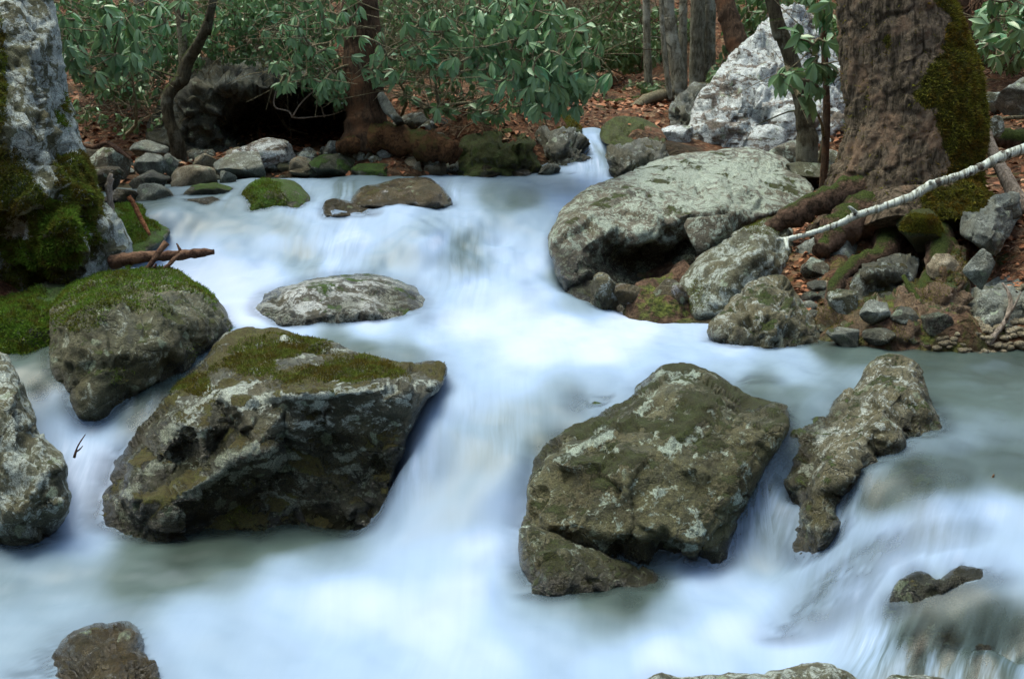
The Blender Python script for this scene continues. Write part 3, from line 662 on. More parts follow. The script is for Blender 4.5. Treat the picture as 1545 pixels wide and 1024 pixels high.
rock('boulder', 'large angular golden-brown boulder crusted with lichen right of the main fall', 'golden',
     [(796,715,6.1),(806,690,6.15),(850,648,6.4),(900,624,6.6),(945,600,6.75),(980,570,6.85),(1005,551,6.85),(1040,548,6.8),(1080,560,6.7),(1110,580,6.65),(1130,598,6.45),(1165,604,6.35),(1187,614,6.2),(1190,642,6.0),(1172,676,5.92),(1148,714,5.86),(1122,764,5.8),(1104,815,5.74),(1092,872,5.72),(1040,878,5.72),(980,872,5.75),(900,845,5.75),(820,815,5.85),(788,800,5.9),(790,775,5.95),(794,745,6.0)],
     [(900,642,6.4),(950,617,6.35),(975,608,6.3),(1000,590,6.35),(1040,580,6.35),(860,690,5.98),(930,650,6.12),(960,700,5.82),(1000,640,6.05),(1040,640,6.0),(900,740,5.8),(870,790,5.72),(830,795,5.76),(930,805,5.66),(1000,790,5.64),(1040,825,5.62),(970,815,5.64),(1080,832,5.7),(1085,760,5.74),(1090,690,5.88),(1095,650,6.0),(1080,600,6.2),(1130,690,5.84),(1110,730,5.78),(1150,650,5.92),(1165,622,6.12),
      (930,832,5.8),(1000,850,5.82),(1050,856,5.8)],
     back=.7, step=3.2, seed=7, facet=.028, fs=4, amp=.022, w=12, curl=.07, smooth=1,
     paint=[(850,690,935,642,7,.8),(935,642,985,605,6,.9),(1010,570,1040,560,12,.7),(990,645,1000,640,8,1),(1030,640,1050,650,14,.8),(1000,680,1030,660,10,.7),(900,700,920,690,10,.6),(1040,800,1055,795,8,1),(1010,822,1040,826,8,.8),(960,590,1000,560,8,.5)])
rock('stone', 'pale brown rock jutting from under the golden-brown boulder at the water', 'golden',
     [(784,800,5.75),(800,795,5.72),(850,812,5.72),(905,830,5.72),(960,850,5.7),(1005,872,5.65),(1010,930,5.5),(850,930,5.4),(805,900,5.45),(786,850,5.6)],
     [(850,845,5.5),(830,870,5.42),(900,868,5.44),(810,830,5.6),(950,875,5.5)], back=.3, step=4, seed=8, facet=.03, amp=.02, w=14, curl=.06, cat='rock')
rock('stone', 'rounded wet rock with water brushing over it behind the golden-brown boulder', 'midpale',
     [(852,650,6.75),(862,622,6.8),(880,598,6.9),(905,588,6.95),(940,588,6.95),(965,600,6.9),(965,640,6.8),(900,680,6.7),(860,680,6.7)], [(900,620,6.65)], back=.3, seed=9, facet=.02, cat='rock')
rock('boulder', 'peaked lichen-crusted rock standing between the two right-hand falls', 'peak',
     [(1150,668,6.17),(1180,645,6.27),(1215,634,6.32),(1245,626,6.37),(1258,605,6.37),(1275,590,6.42),(1285,588,6.42),(1305,560,6.47),(1318,546,6.49),(1340,536,6.52),(1358,537,6.52),(1385,547,6.47),(1400,575,6.37),(1408,605,6.27),(1420,630,6.17),(1425,680,5.97),(1380,700,5.87),(1340,710,5.79),(1308,745,5.69),(1272,795,5.55),(1242,842,5.42),(1205,845,5.57),(1180,785,5.97),(1165,720,6.07)],
     [(1300,600,6.17),(1335,575,6.17),(1372,580,6.12),(1330,620,5.87),(1380,640,5.92),(1300,660,5.77),(1350,665,5.77),(1255,650,5.97),(1266,695,5.59),(1240,740,5.57),(1248,795,5.39),(1215,800,5.59),(1208,700,5.95),(1200,652,6.09),(1285,720,5.53),(1395,610,6.07)],
     back=.45, step=3.2, seed=10, facet=.03, fs=5, amp=.022, w=12, curl=.07, smooth=1)
rock('boulder', 'long pale grey boulder with flat sloping top above the pool on the right', 'boulder',
     [(826,362,9.35),(830,345,9.45),(842,322,9.6),(862,303,9.8),(890,283,10.0),(940,262,10.4),(990,242,10.9),(1060,226,11.3),(1130,223,11.4),(1180,238,11.3),(1212,268,10.9),(1227,286,10.6),(1218,305,10.2),(1180,322,9.9),(1140,335,9.8),(1100,360,9.6),(1060,385,9.5),(1045,430,9.1),(1030,480,8.65),(930,480,8.62),(890,462,8.72),(850,440,8.9),(838,410,9.05),(828,385,9.2)],
     [(880,320,9.45),(930,340,9.3),(965,352,9.22),(1000,340,9.3),(1050,318,9.45),(1090,315,9.6),(940,290,9.8),(1000,275,10.1),(1100,265,10.5),(1160,285,10.3),(1100,290,10.1),(955,366,9.2),(985,362,9.24),
      (1000,385,9.6),(930,395,9.45),(1000,420,9.6),(880,375,9.12),(860,350,9.2),(865,405,8.98),(900,420,9.15),(940,430,9.2),(1030,370,9.6),(850,390,9.08)],
     back=1.0, step=3.2, seed=11, facet=.035, fs=3.2, amp=.02, w=14, curl=.1, smooth=1,
     paint=[(980,262,1160,262,26,.45),(1000,300,1150,300,20,.3),(965,345,985,358,9,.9),(900,340,945,352,6,.7)])
rock('boulder', 'tilted mottled grey boulder in front of the long pale boulder on the right bank', 'pale',
     [(1024,425,8.9),(1040,402,9.0),(1062,380,9.1),(1100,353,9.25),(1150,331,9.35),(1175,328,9.35),(1196,345,9.2),(1200,385,9.0),(1190,425,8.8),(1150,445,8.6),(1115,480,8.5),(1050,485,8.5),(1032,455,8.7)],
     [(1080,395,8.75),(1150,365,8.85),(1120,400,8.6),(1170,400,8.7),(1100,430,8.55),(1060,430,8.65),(1140,380,8.65)], back=.5, step=3.4, seed=12, facet=.028, fs=4, amp=.02, w=16, curl=.08)
rock('boulder', 'triangular mottled rock standing at the edge of the pool below the tilted boulder', 'peak',
     [(1072,492,7.95),(1085,475,8.0),(1105,452,8.15),(1128,426,8.3),(1155,416,8.35),(1185,422,8.3),(1205,445,8.2),(1222,475,8.05),(1240,505,7.9),(1242,530,7.8),(1150,535,7.7),(1075,515,7.8)],
     [(1150,445,8.05),(1180,450,8.0),(1130,470,7.85),(1175,490,7.75),(1110,490,7.8),(1205,490,7.85),(1160,465,7.85)], back=.4, step=3.4, seed=13, facet=.05, fs=6, amp=.02, w=12, curl=.06)
rock('boulder', 'huge white and violet lichened boulder sloping up behind the big tree', 'white',
     [(1042,224,12.3),(1035,200,12.4),(1048,170,12.6),(1060,140,12.8),(1080,108,13.0),(1108,74,13.3),(1135,52,13.6),(1160,28,13.8),(1185,12,13.9),(1215,8,14),(1235,30,14),(1262,80,13.8),(1275,120,13.4),(1272,190,12.6),(1235,235,12.3),(1130,240,12.15)],
     [(1120,150,12.35),(1160,100,12.9),(1190,170,12.3),(1090,190,12.15),(1220,120,13.0),(1150,200,12.1),(1100,110,12.85),(1190,60,13.4)],
     back=1.4, step=2.6, seed=14, facet=.12, fs=3, amp=.06, w=14, curl=.15, smooth=1)
rock('boulder', 'dark overhanging rock shelf with a black hollow beneath it far back left', 'cave',
     [(225,228,12.65),(235,170,13.05),(262,118,13.35),(300,95,13.55),(350,84,13.65),(420,90,13.55),(490,105,13.45),(560,115,13.45),(575,170,13.25),(560,232,12.55),(400,236,12.55)],
     [(290,135,12.65),(340,124,12.35),(385,130,12.10),(432,134,12.05),(490,140,12.15),(540,150,12.25),(370,142,12.55),(340,165,12.55),(320,190,12.55),(400,150,14.15),(450,150,14.15),(500,165,14.15),(510,205,14.15),(430,210,14.15),(370,205,14.05),(270,200,12.65),(545,215,12.65)],
     back=2.2, step=3.2, seed=15, facet=.09, fs=2.4, amp=.06, w=10, curl=.1, smooth=1, mask=False)
rock('boulder', 'brown glossy wet rock poking out of the foam at the bottom left', 'rustwet',
     [(20,1045,4.7),(50,1012,4.8),(78,985,4.85),(104,955,4.9),(130,944,5.02),(165,941,5.05),(190,936,5.05),(208,946,5.0),(222,975,4.85),(236,1010,4.7),(245,1090,4.4),(20,1110,4.3)],
     [(120,965,4.8),(185,955,4.82),(150,1000,4.6),(205,990,4.7),(90,1030,4.6),(160,1040,4.42),(215,1040,4.55)], back=.35, step=4, seed=16, facet=.035, fs=7, amp=.02, w=14, curl=.05)
rock('boulder', 'pale flat-topped rock cut off by the bottom edge of the picture', 'pale',
     [(940,1075,4.2),(970,1030,4.3),(1000,1017,4.35),(1050,1020,4.35),(1100,1013,4.35),(1150,1012,4.35),(1195,1002,4.4),(1235,1000,4.4),(1280,1014,4.35),(1330,1045,4.25),(1360,1100,4.1),(1360,1300,3.7),(930,1300,3.7)],
     [(1100,1045,4.1),(1220,1040,4.1),(1150,1120,3.8)], back=.4, step=5, seed=17, facet=.03, fs=7, amp=.02, w=14, curl=.05)
rock('stone', 'small pale rock with a green fringe at the bottom edge near the fine cascades', 'pale',
     [(1320,1050,4.15),(1335,1022,4.25),(1370,1017,4.28),(1420,1020,4.28),(1450,1030,4.22),(1475,1060,4.1),(1480,1200,3.8),(1320,1200,3.8)], [(1400,1060,4.0)], back=.3, step=5, seed=18, facet=.02, fs=7, amp=.02, w=12, curl=.05, cat='rock')
# rocks the right-hand falls run over
rock('stone', 'low twin-peaked dark rock poking up through the veil at bottom right', 'dark',
     drape([(1335,920,.04),(1348,888,-.035),(1358,872,-.055),(1383,860,-.06),(1402,868,-.045),(1413,878,-.02),(1430,863,-.035),(1452,853,-.045),(1485,857,-.01),(1505,880,.05),(1440,908,.06),(1390,928,.06)], .03),
     drape([(1375,885,-.045),(1445,868,-.032),(1415,890,.0),(1365,905,.0)], .0), back=.2, step=2.6, seed=61, amp=.008, facet=.012, fs=10, w=5, curl=.02, smooth=0, cat='rock', mask=True)
rock('stone', 'brown boulder seen through thin running water at the lip of the right-hand fall', 'sub',
     drape([(1268,775,.10),(1280,745,.05),(1310,712,.03),(1350,688,.03),(1400,678,.04),(1450,690,.06),(1468,720,.10),(1450,765,.14),(1400,790,.2),(1320,800,.2)], .05), drape([(1340,740,.02),(1400,730,.02)], .02), back=.4, seed=19, amp=.01, facet=.008, cat='rock', mask=False)
rock('stone', 'slanting grey rock rib half hidden by white water in the right-hand fall', 'sub',
     drape([(1165,972,.05),(1195,930,.015),(1225,885,.012),(1262,848,.012),(1300,822,.012),(1345,803,.0),(1420,800,.06),(1480,815,.1),(1440,870,.15),(1380,885,.12),(1310,915,.06),(1240,975,.1)], .03), drape([(1215,915,.02),(1248,872,.02),(1285,842,.02),(1300,865,.03),(1240,935,.03),(1330,845,.03)], .03), back=.3, seed=20, amp=.006, facet=.006, fs=8, w=10, curl=.04, cat='rock', mask=True)
rock('stone', 'dark green rock breaking the surface above the fine cascades at bottom right', 'sub',
     drape([(1308,930,.02),(1335,905,.02),(1350,893,.03),(1352,872,.03),(1372,860,.03),(1395,862,.03),(1408,874,.02),(1440,858,.01),(1462,855,.02),(1500,858,.05),(1600,880,.1),(1620,960,.07),(1540,985,.09),(1480,985,.09),(1420,975,.07),(1370,985,.07),(1300,985,.06)], .03),
     drape([(1372,882,.02),(1395,900,.035),(1450,900,.05),(1400,950,.05),(1480,950,.07),(1350,960,.05)], .03), back=.3, seed=21, amp=.006, facet=.006, fs=8, w=10, curl=.04, cat='rock', mask=False)
rock('stone', 'grey lichened rock hanging under the dark boulder above the left chute', 'grey',
     [(95,622,6.95),(120,612,6.95),(145,618,6.95),(160,640,6.9),(155,665,6.85),(120,660,6.8),(100,645,6.85)], back=.2, seed=22, amp=.01, facet=.02, cat='rock')
rock('stone', 'flat lichened rock end beside the golden-brown boulder in the calm water', 'peak',
     [(1112,580,6.85),(1130,572,6.95),(1160,575,6.95),(1178,588,6.9),(1165,600,6.8),(1120,600,6.8)], back=.2, seed=23, amp=.01, facet=.02, w=8, curl=.04, cat='rock')

# ---------------------------------------------------------------- stones of the banks
def Yof(b): return float(np.interp(b, [180,205,225,240,262,288,305,320,372], [13.6,12.7,12.2,11.85,11.45,10.95,10.55,10.3,9.3]))
LB = 'stones along the left bank'
STONES = [
 (128,222,194,268,'boulder','dark green-grey stone touching the foot of the tall left boulder'),
 (198,211,254,234,'grey','flat dark stone in front of the crooked mossy tree'),
 (203,231,252,264,'grey','angular bluish stone with a slanting edge left of the crooked tree'),
 (244,231,270,262,'grey','narrow grey wedge stone beside the angular bluish stone'),
 (255,249,328,290,'tan','boxy yellowish-brown stone with a flat top by the far left water'),
 (293,231,327,252,'tan','small cream stone between the boxy brown stone and the pale slab'),
 (320,229,404,270,'grey','long blue-grey stone lying below the pale slab'),
 (349,208,444,252,'white','big pale grey slab, the largest flat stone on the far left bank'),
 (331,257,358,281,'grey','small round grey stone at the water above the mossy domed rock'),
 (128,252,186,292,'rustwet','brown stone wedged against the tall left boulder at the water'),
 (150,283,214,312,'rustwet','flat brown slab under the upright broken stick on the left'),
 (206,276,264,310,'grey','pointed grey stone standing in shallow water left of the mossy domed rock'),
 (193,257,257,290,'dark','black wet stone with a thin veil of water beside it'),
 (273,275,350,305,'mossy','mossy stone with a dead leaf on it in the upper left shallows'),
 (279,297,349,322,'rustwet','flat rusty stone with green edge at the waterline upper left'),
 (486,212,524,239,'grey','angular light grey stone left of the far tree foot'),
 (512,230,543,254,'pale','rounded pale stone below the angular light grey stone'),
 (534,225,570,254,'pale','round stone dusted green near the foot of the far tree'),
 (436,236,476,259,'tan','brown-grey stone right of the pale slab'),
 (464,233,534,267,'mossy','low dark stone with bright moss right of the pale slab'),
 (436,248,482,262,'tan','thin flat stone lying at the water below the pale slab'),
 (605,236,638,263,'tan','upright reddish-tan stone at the far waterline'),
 (637,236,674,262,'pale','pale grey stone right next to the reddish-tan stone'),
 (530,246,606,270,'mossy','flat green mossy stone spreading into the water left of the tan stone'),
 (684,208,698,227,'grey','small teal-grey cobble leaning on the blocky mossy rock'),
 (715,249,754,271,'rustwet','small brown stone before the blocky mossy rock'),
 (764,255,802,271,'rustwet','small rusty squared stone left of the far cascade'),
 (811,246,846,271,'pale','small pale jagged stone below the dark rock at the far cascade'),
 (850,262,868,271,'dark','tiny dark stone at the foot of the far cascade'),
 (998,189,1048,228,'white','white lumpy lichened stone at the left foot of the huge white boulder'),
 (1116,187,1194,228,'white','white-topped stone in front of the huge white boulder'),
 (1158,211,1228,246,'boulder','grey-green domed stone resting on the long pale boulder'),
 (1184,243,1280,266,'topmoss','low mossy stone between the long pale boulder and the big tree'),
 (1220,226,1283,248,'pale','thin pale slab behind the low mossy stone by the big tree'),
 (1480,139,1522,168,'pale','pale pointed stone on the leaf litter right of the big tree'),
 (1502,116,1600,182,'grey','leaning blue-grey slab at the upper right edge'),
 (1484,174,1514,204,'pale','small pale stone at the right side of the big trunk'),
 (1352,315,1428,382,'greenrock','round stone capped with olive moss below the big trunk'),
 (1452,374,1500,434,'grey','small four-sided blue-grey stone under the large angular one'),
 (1032,321,1104,390,'boulder','smooth olive stone tucked beneath the long pale boulder'),
 (890,410,935,472,'peak','speckled small rock at the waterline under the long pale boulder'),
 (925,425,985,474,'rustwet','shiny reddish rock in the hollow under the long pale boulder'),
 (970,418,1042,476,'rustwet','dark rooty rubble stone left of the tilted boulder'),
 (1190,352,1316,432,'grey','flat blue-topped stone lying under the birch branch'),
]
for i, (x0, y0, x1, y1, m, lab) in enumerate(STONES):
    Y = Yof(y1) if y1 < 300 or x0 < 400 else None
    if Y is None: Y = {378: 8.3}.get(y1, float((CAM_H - (0.56 if y1 > 440 else 0.95 if x0 > 1300 else .72 if x0 > 1150 else 0.9)) / slope(y1 - 8)))
    if x0 > 990 and y1 < 275: Y = {228: 12.0, 246: 11.5, 266: 10.9, 248: 11.6, 168: 12.4, 182: 11.8, 204: 10.6}.get(y1, 11.5)
    if lab.startswith('smooth olive'): Y = 9.15
    stone('stone', lab, m, x0, y0, x1, y1 + 5, Y, seed=100 + i, roll=random.uniform(-.25, .25), cut=10 + i % 5, depth=max((x1 - x0) / FPX * Y * .8, .12), cat='stone', mask=y1 > 262)
rock('boulder', 'blocky grey rock with mossy top at the far left of the cascade', 'greenrock',
     [(692,265,11.4),(690,225,11.6),(700,207,11.9),(740,201,12.0),(790,203,12.0),(808,212,11.9),(812,262,11.4),(760,275,11.3),(700,275,11.3)], [(710,222,11.5),(760,218,11.45),(800,225,11.45),(750,250,11.3)], back=.6, step=3, seed=31, facet=.06, fs=5, amp=.02, w=6, curl=.05, smooth=0)
rock('boulder', 'dark craggy rock beside the upper cascade', 'dark',
     [(808,262,11.6),(806,225,11.8),(820,203,12.0),(850,198,12.1),(875,205,12.1),(890,225,12.0),(888,240,11.8),(870,256,11.6),(845,275,11.5),(812,275,11.5)], [(840,215,11.7),(870,225,11.75),(840,240,11.55)], back=.5, step=3, seed=32, facet=.09, fs=5, amp=.04, w=6, curl=.05, smooth=0)
rock('boulder', 'yellow-green mossy flat rock above the dark craggy rock', 'greenrock',
     [(778,200,12.3),(782,178,12.7),(800,168,12.9),(840,166,13),(870,174,12.9),(880,190,12.7),(884,215,12.3),(860,222,12.2),(800,215,12.2)], [(830,190,12.3),(860,195,12.3)], back=.5, step=3, seed=33, facet=.04, fs=5, amp=.03, w=6, curl=.06)
rock('boulder', 'broad moss-backed rock right of the top of the cascade', 'greenrock',
     [(902,208,12.25),(905,192,12.45),(925,180,12.75),(955,177,12.85),(985,186,12.65),(1003,200,12.45),(1003,222,11.65),(940,226,11.55),(910,218,11.65)], [(930,196,12.25),(970,200,12.25),(950,212,12.05)], back=.5, step=3, seed=34, facet=.04, fs=5, amp=.03, w=6, curl=.06)
rock('boulder', 'dark layered wet rock right of the cascade', 'dark',
     [(920,262,11.20),(918,235,11.40),(930,220,11.60),(960,213,11.80),(1000,216,11.80),(1015,235,11.50),(1000,255,11.20),(960,275,11.10),(925,275,11.10)], [(950,228,11.40),(985,230,11.40),(945,248,11.15)], back=.5, step=3, seed=35, facet=.09, fs=5, amp=.03, w=6, curl=.05, smooth=0)
rock('boulder', 'dark green slanted rock left of the huge white boulder', 'dark',
     [(1010,190,13.2),(1012,160,13.4),(1028,138,13.7),(1050,126,13.9),(1068,135,13.9),(1060,170,13.5),(1045,195,13.1),(1020,200,13.1)], [(1030,165,13.1)], back=.5, step=3, seed=36, facet=.09, fs=4, amp=.03, w=6, curl=.05)
rock('boulder', 'domed moss-green rock with water sliding off its right side in the upper rapids', 'mossy',
     [(366,312,10.38),(366,292,10.48),(375,278,10.63),(395,270,10.78),(430,271,10.78),(455,282,10.68),(470,300,10.48),(465,330,10.18),(370,330,10.18)], [(395,290,10.33),(430,290,10.33)], back=.4, step=3, seed=37, facet=.01, amp=.02, w=14)
rock('boulder', 'wide brown rock ridge crossing the upper rapids', 'rustwet',
     [(530,302,10.32),(545,285,10.47),(570,276,10.62),(610,266,10.77),(645,265,10.82),(665,275,10.72),(680,300,10.42),(676,315,10.12),(530,318,10.02)], [(580,288,10.22),(640,285,10.27)], back=.4, step=3, seed=38, facet=.02, amp=.02, w=10)
rock('boulder', 'moss-green wedge rock dipping into the rapids beside the tall left boulder', 'mossy',
     [(165,380,9.6),(165,315,9.9),(185,308,10.1),(215,310,10.1),(240,335,9.8),(258,350,9.6),(240,372,9.3),(200,395,9.1)], [(200,340,9.5)], back=.5, step=3.5, seed=39, facet=.02, amp=.02, w=14)
rock('boulder', 'low dark and rusty slab just breaking the upper rapids', 'rustwet',
     [(484,316,10.10),(490,304,10.25),(520,303,10.30),(560,305,10.30),(582,312,10.20),(575,326,9.95),(495,328,9.90)], [(530,312,10.05)], back=.3, step=3, seed=40, facet=.02, amp=.01, w=6, curl=.04)
rock('boulder', 'dark hollow-faced rock set in the reddish roots of the right bank', 'dark',
     [(1282,450,8.3),(1285,420,8.4),(1300,398,8.6),(1330,390,8.7),(1362,386,8.7),(1386,392,8.6),(1378,425,8.3),(1350,448,8.2),(1300,462,8.2)], [(1310,410,8.25),(1350,405,8.3),(1340,435,8.4),(1300,440,8.3)], back=.4, step=3.2, seed=41, facet=.04, amp=.02, w=8, curl=.05)
rock('boulder', 'large angular blue-grey stone propped on the right bank', 'grey',
     [(1450,352,8.5),(1452,318,8.7),(1475,305,8.9),(1505,292,9.0),(1535,292,9.0),(1540,318,8.9),(1522,355,8.5),(1503,388,8.3),(1475,375,8.3),(1462,362,8.4)], [(1480,330,8.4),(1505,312,8.5),(1500,360,8.2),(1475,350,8.3)], back=.4, step=3.2, seed=42, facet=.04, fs=6, amp=.01, w=5, curl=.03, smooth=0)
rock('boulder', 'broad blue-grey slab at the right edge above the gravel', 'grey',
     [(1448,470,8.0),(1460,440,8.2),(1500,420,8.4),(1560,400,8.6),(1640,390,8.6),(1640,540,7.6),(1545,515,7.75),(1500,508,7.8),(1462,500,7.8)], [(1490,450,7.9),(1540,450,7.9),(1500,480,7.75),(1580,480,7.7)], back=.5, step=3.6, seed=43, facet=.04, fs=5, amp=.02, w=8, curl=.05)
rock('boulder', 'shadowed dark rock behind the blue-grey stones at the right edge', 'dark',
     [(1500,400,8.8),(1515,350,9.0),(1545,320,9.2),(1640,320,9.2),(1640,430,8.7),(1520,430,8.7)], [(1560,370,8.7)], back=.5, step=5, seed=44, facet=.04, amp=.03, w=10, curl=.06)
rock('root_mass', 'knobbly pinkish-brown root and earth lump on the right bank', 'rust_root',
     [(1238,500,8.0),(1250,470,8.1),(1290,455,8.15),(1330,455,8.15),(1390,420,8.3),(1400,385,8.5),(1425,365,8.6),(1455,378,8.5),(1462,410,8.3),(1455,440,8.1),(1465,470,8.0),(1448,500,7.8),(1440,530,7.65),(1350,532,7.65),(1270,525,7.7)],
     [(1300,490,7.8),(1345,475,7.85),(1390,450,7.95),(1420,400,8.15),(1430,440,7.95),(1400,490,7.7),(1340,505,7.7),(1370,500,7.68),(1430,500,7.7)], back=.5, step=3.4, seed=45, facet=.05, fs=8, amp=.05, w=8, curl=.06, cat='roots') if 'rust_root' in M else None
for x0, y0, x1, y1, m, Y, lab in [(1296,452,1346,492,'grey',7.7,'angular grey stone among the roots just above the pool on the right bank'), (1388,468,1440,508,'boulder',7.6,'squat stone at the foot of the mossy broken stick'),
    (1246,436,1294,480,'pale',7.95,'pale speckled stone wedged right of the triangular mottled rock'), (1340,462,1388,490,'dark',7.68,'flat dark stone in the root mass above the pool'), (1398,382,1450,428,'tan',8.1,'pinkish-tan rounded stone below the moss-capped round stone'),
    (1300,494,1352,522,'dark',7.6,'wet dark stone at the waterline of the right bank roots'), (1246,494,1296,522,'grey',7.65,'low grey stone at the waterline right of the triangular mottled rock'), (1206,388,1252,430,'boulder',8.5,'grey-green stone tucked behind the triangular mottled rock')]:
    stone('stone', lab, m, x0, y0, x1, y1, Y, seed=x0, cut=14, roll=.1, cat='stone')
# many small cobbles between the named stones
r = np.random.default_rng(5)
for i in range(185):
    if i >= 150:
        x = r.uniform(1205, 1300) if i % 3 else r.uniform(1385, 1465); b = r.uniform(372, 500); w = r.uniform(10, 34)
    elif i < 130:
        x = r.uniform(125, 690); b = r.uniform(214, 264); w = r.uniform(10, 22) if i % 3 else r.uniform(20, 40)
    else:
        x = r.uniform(1190, 1285); b = r.uniform(236, 300); w = r.uniform(9, 20)
    Y = Yof(b) if i < 130 else Yof(b) - 0.5
    if i >= 150: Y = float(np.interp(b, [372, 400, 430, 470, 500], [8.7, 8.5, 8.3, 8.05, 7.85]))
    pt = at(x, b, Y); tz = float(terr_z(pt[0], pt[1])[0]); h = w * r.uniform(.5, .8)
    z_b = max(tz, float(water_z(pt[0], pt[1])[0]) - .02)
    bx, by = topx(np.array([pt[0], pt[1], z_b]))
    if i < 130: g, lab = 'small cobbles of the left bank', 'small grey cobble lying among the larger stones of the far left bank'
    elif i >= 150: g, lab = 'small stones among the roots', 'small stone half sunk among the mossy roots of the right bank'
    else: g, lab = 'small cobbles by the big tree', 'small cobble in the leaves between the long pale boulder and the big tree'
    stone('cobble', lab, ['grey', 'tan', 'dark', 'boulder', 'dark', 'topmoss', 'pale'][i % 7], x - w / 2, by - h, x + w / 2, by + 2, Y, sub=3, seed=300 + i, roll=r.uniform(-.3, .3), cat='cobble', group=g)
# gravel at the right waterline: uncountable
mb = MB(); V0, F0 = ICO[2]
for i in range(620):
    x = r.uniform(1395, 1600); b = r.uniform(486, 532); Y = float((CAM_H - .57) / slope(b)); p = at(x, b, Y); z = float(terr_z(p[0], p[1])[0])
    s = r.uniform(.008, .028); V = V0 * (1 + .25 * vnoise(V0 * 1.5 + i, i))[:, None] * s * np.array([1.2, 1.1, .7])
    mb.add(V + np.array([p[0], p[1], z + s * .3]), None, F0)
tag(mb.build('gravel', M['tan']), kind='stuff', label='grey and tan gravel along the right waterline')
# ---------------------------------------------------------------- silky water
FOAM_SHADE = [(250,330,.6),(300,330,.5),(400,345,.55),(500,290,.55),(480,320,.75),(600,320,.8),(700,275,.6),(780,262,.5),(850,275,.55),(740,295,.4),(790,300,.3),(850,310,.75),(700,320,.8),(800,330,.7),(640,300,.8),(430,285,.5),  # foam whiteness per point, darkened too where the water lies in shade
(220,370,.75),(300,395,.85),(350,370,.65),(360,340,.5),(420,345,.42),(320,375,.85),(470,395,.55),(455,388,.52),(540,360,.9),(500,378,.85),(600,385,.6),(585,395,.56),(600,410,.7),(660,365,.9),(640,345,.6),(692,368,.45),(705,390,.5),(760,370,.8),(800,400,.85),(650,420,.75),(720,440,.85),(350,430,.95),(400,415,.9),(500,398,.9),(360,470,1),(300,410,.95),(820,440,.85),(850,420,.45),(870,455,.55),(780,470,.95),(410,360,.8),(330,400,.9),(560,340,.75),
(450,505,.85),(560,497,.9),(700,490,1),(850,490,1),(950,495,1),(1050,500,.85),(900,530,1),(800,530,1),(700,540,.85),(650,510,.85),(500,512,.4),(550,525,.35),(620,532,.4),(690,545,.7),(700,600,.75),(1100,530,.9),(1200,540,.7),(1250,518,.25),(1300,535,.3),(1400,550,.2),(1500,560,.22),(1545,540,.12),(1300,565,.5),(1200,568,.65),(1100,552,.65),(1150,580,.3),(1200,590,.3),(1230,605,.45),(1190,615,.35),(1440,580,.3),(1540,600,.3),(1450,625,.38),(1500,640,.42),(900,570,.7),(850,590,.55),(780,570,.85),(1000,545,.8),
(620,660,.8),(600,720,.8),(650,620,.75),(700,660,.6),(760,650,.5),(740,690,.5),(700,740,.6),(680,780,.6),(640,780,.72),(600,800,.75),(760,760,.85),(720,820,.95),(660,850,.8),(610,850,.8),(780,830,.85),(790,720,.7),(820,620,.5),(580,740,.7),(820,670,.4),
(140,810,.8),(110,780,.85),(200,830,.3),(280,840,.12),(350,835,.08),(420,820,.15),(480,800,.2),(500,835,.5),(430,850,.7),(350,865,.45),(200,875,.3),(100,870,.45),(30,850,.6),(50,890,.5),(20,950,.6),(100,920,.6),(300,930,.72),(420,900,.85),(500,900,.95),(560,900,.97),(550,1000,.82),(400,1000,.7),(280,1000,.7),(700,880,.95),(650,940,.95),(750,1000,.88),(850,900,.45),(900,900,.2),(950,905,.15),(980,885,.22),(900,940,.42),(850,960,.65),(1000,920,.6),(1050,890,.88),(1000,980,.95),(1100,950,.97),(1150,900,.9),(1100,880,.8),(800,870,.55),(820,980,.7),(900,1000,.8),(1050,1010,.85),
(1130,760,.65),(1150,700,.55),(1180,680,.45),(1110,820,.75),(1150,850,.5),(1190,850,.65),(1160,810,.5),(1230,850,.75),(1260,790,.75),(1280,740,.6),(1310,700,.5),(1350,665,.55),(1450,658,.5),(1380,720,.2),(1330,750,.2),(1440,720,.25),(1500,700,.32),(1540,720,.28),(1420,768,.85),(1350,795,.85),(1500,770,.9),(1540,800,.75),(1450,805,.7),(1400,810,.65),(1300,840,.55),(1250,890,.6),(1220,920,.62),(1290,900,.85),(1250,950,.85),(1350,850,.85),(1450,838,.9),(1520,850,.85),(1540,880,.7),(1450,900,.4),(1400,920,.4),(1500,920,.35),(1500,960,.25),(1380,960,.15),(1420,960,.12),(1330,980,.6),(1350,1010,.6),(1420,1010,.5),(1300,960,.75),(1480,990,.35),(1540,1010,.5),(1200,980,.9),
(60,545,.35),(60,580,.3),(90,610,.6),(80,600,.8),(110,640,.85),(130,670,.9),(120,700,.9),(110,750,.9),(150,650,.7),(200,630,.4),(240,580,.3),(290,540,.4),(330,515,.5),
(880,262,.8),(900,240,.8),(905,220,.7),(890,205,.85),(895,197,.6),(880,225,.7),(915,232,.5),(890,245,.85),(300,300,.5),(350,300,.5),(230,300,.4),(450,300,.8),(470,290,.6),(700,300,.7),(520,280,.4),(600,262,.4)]
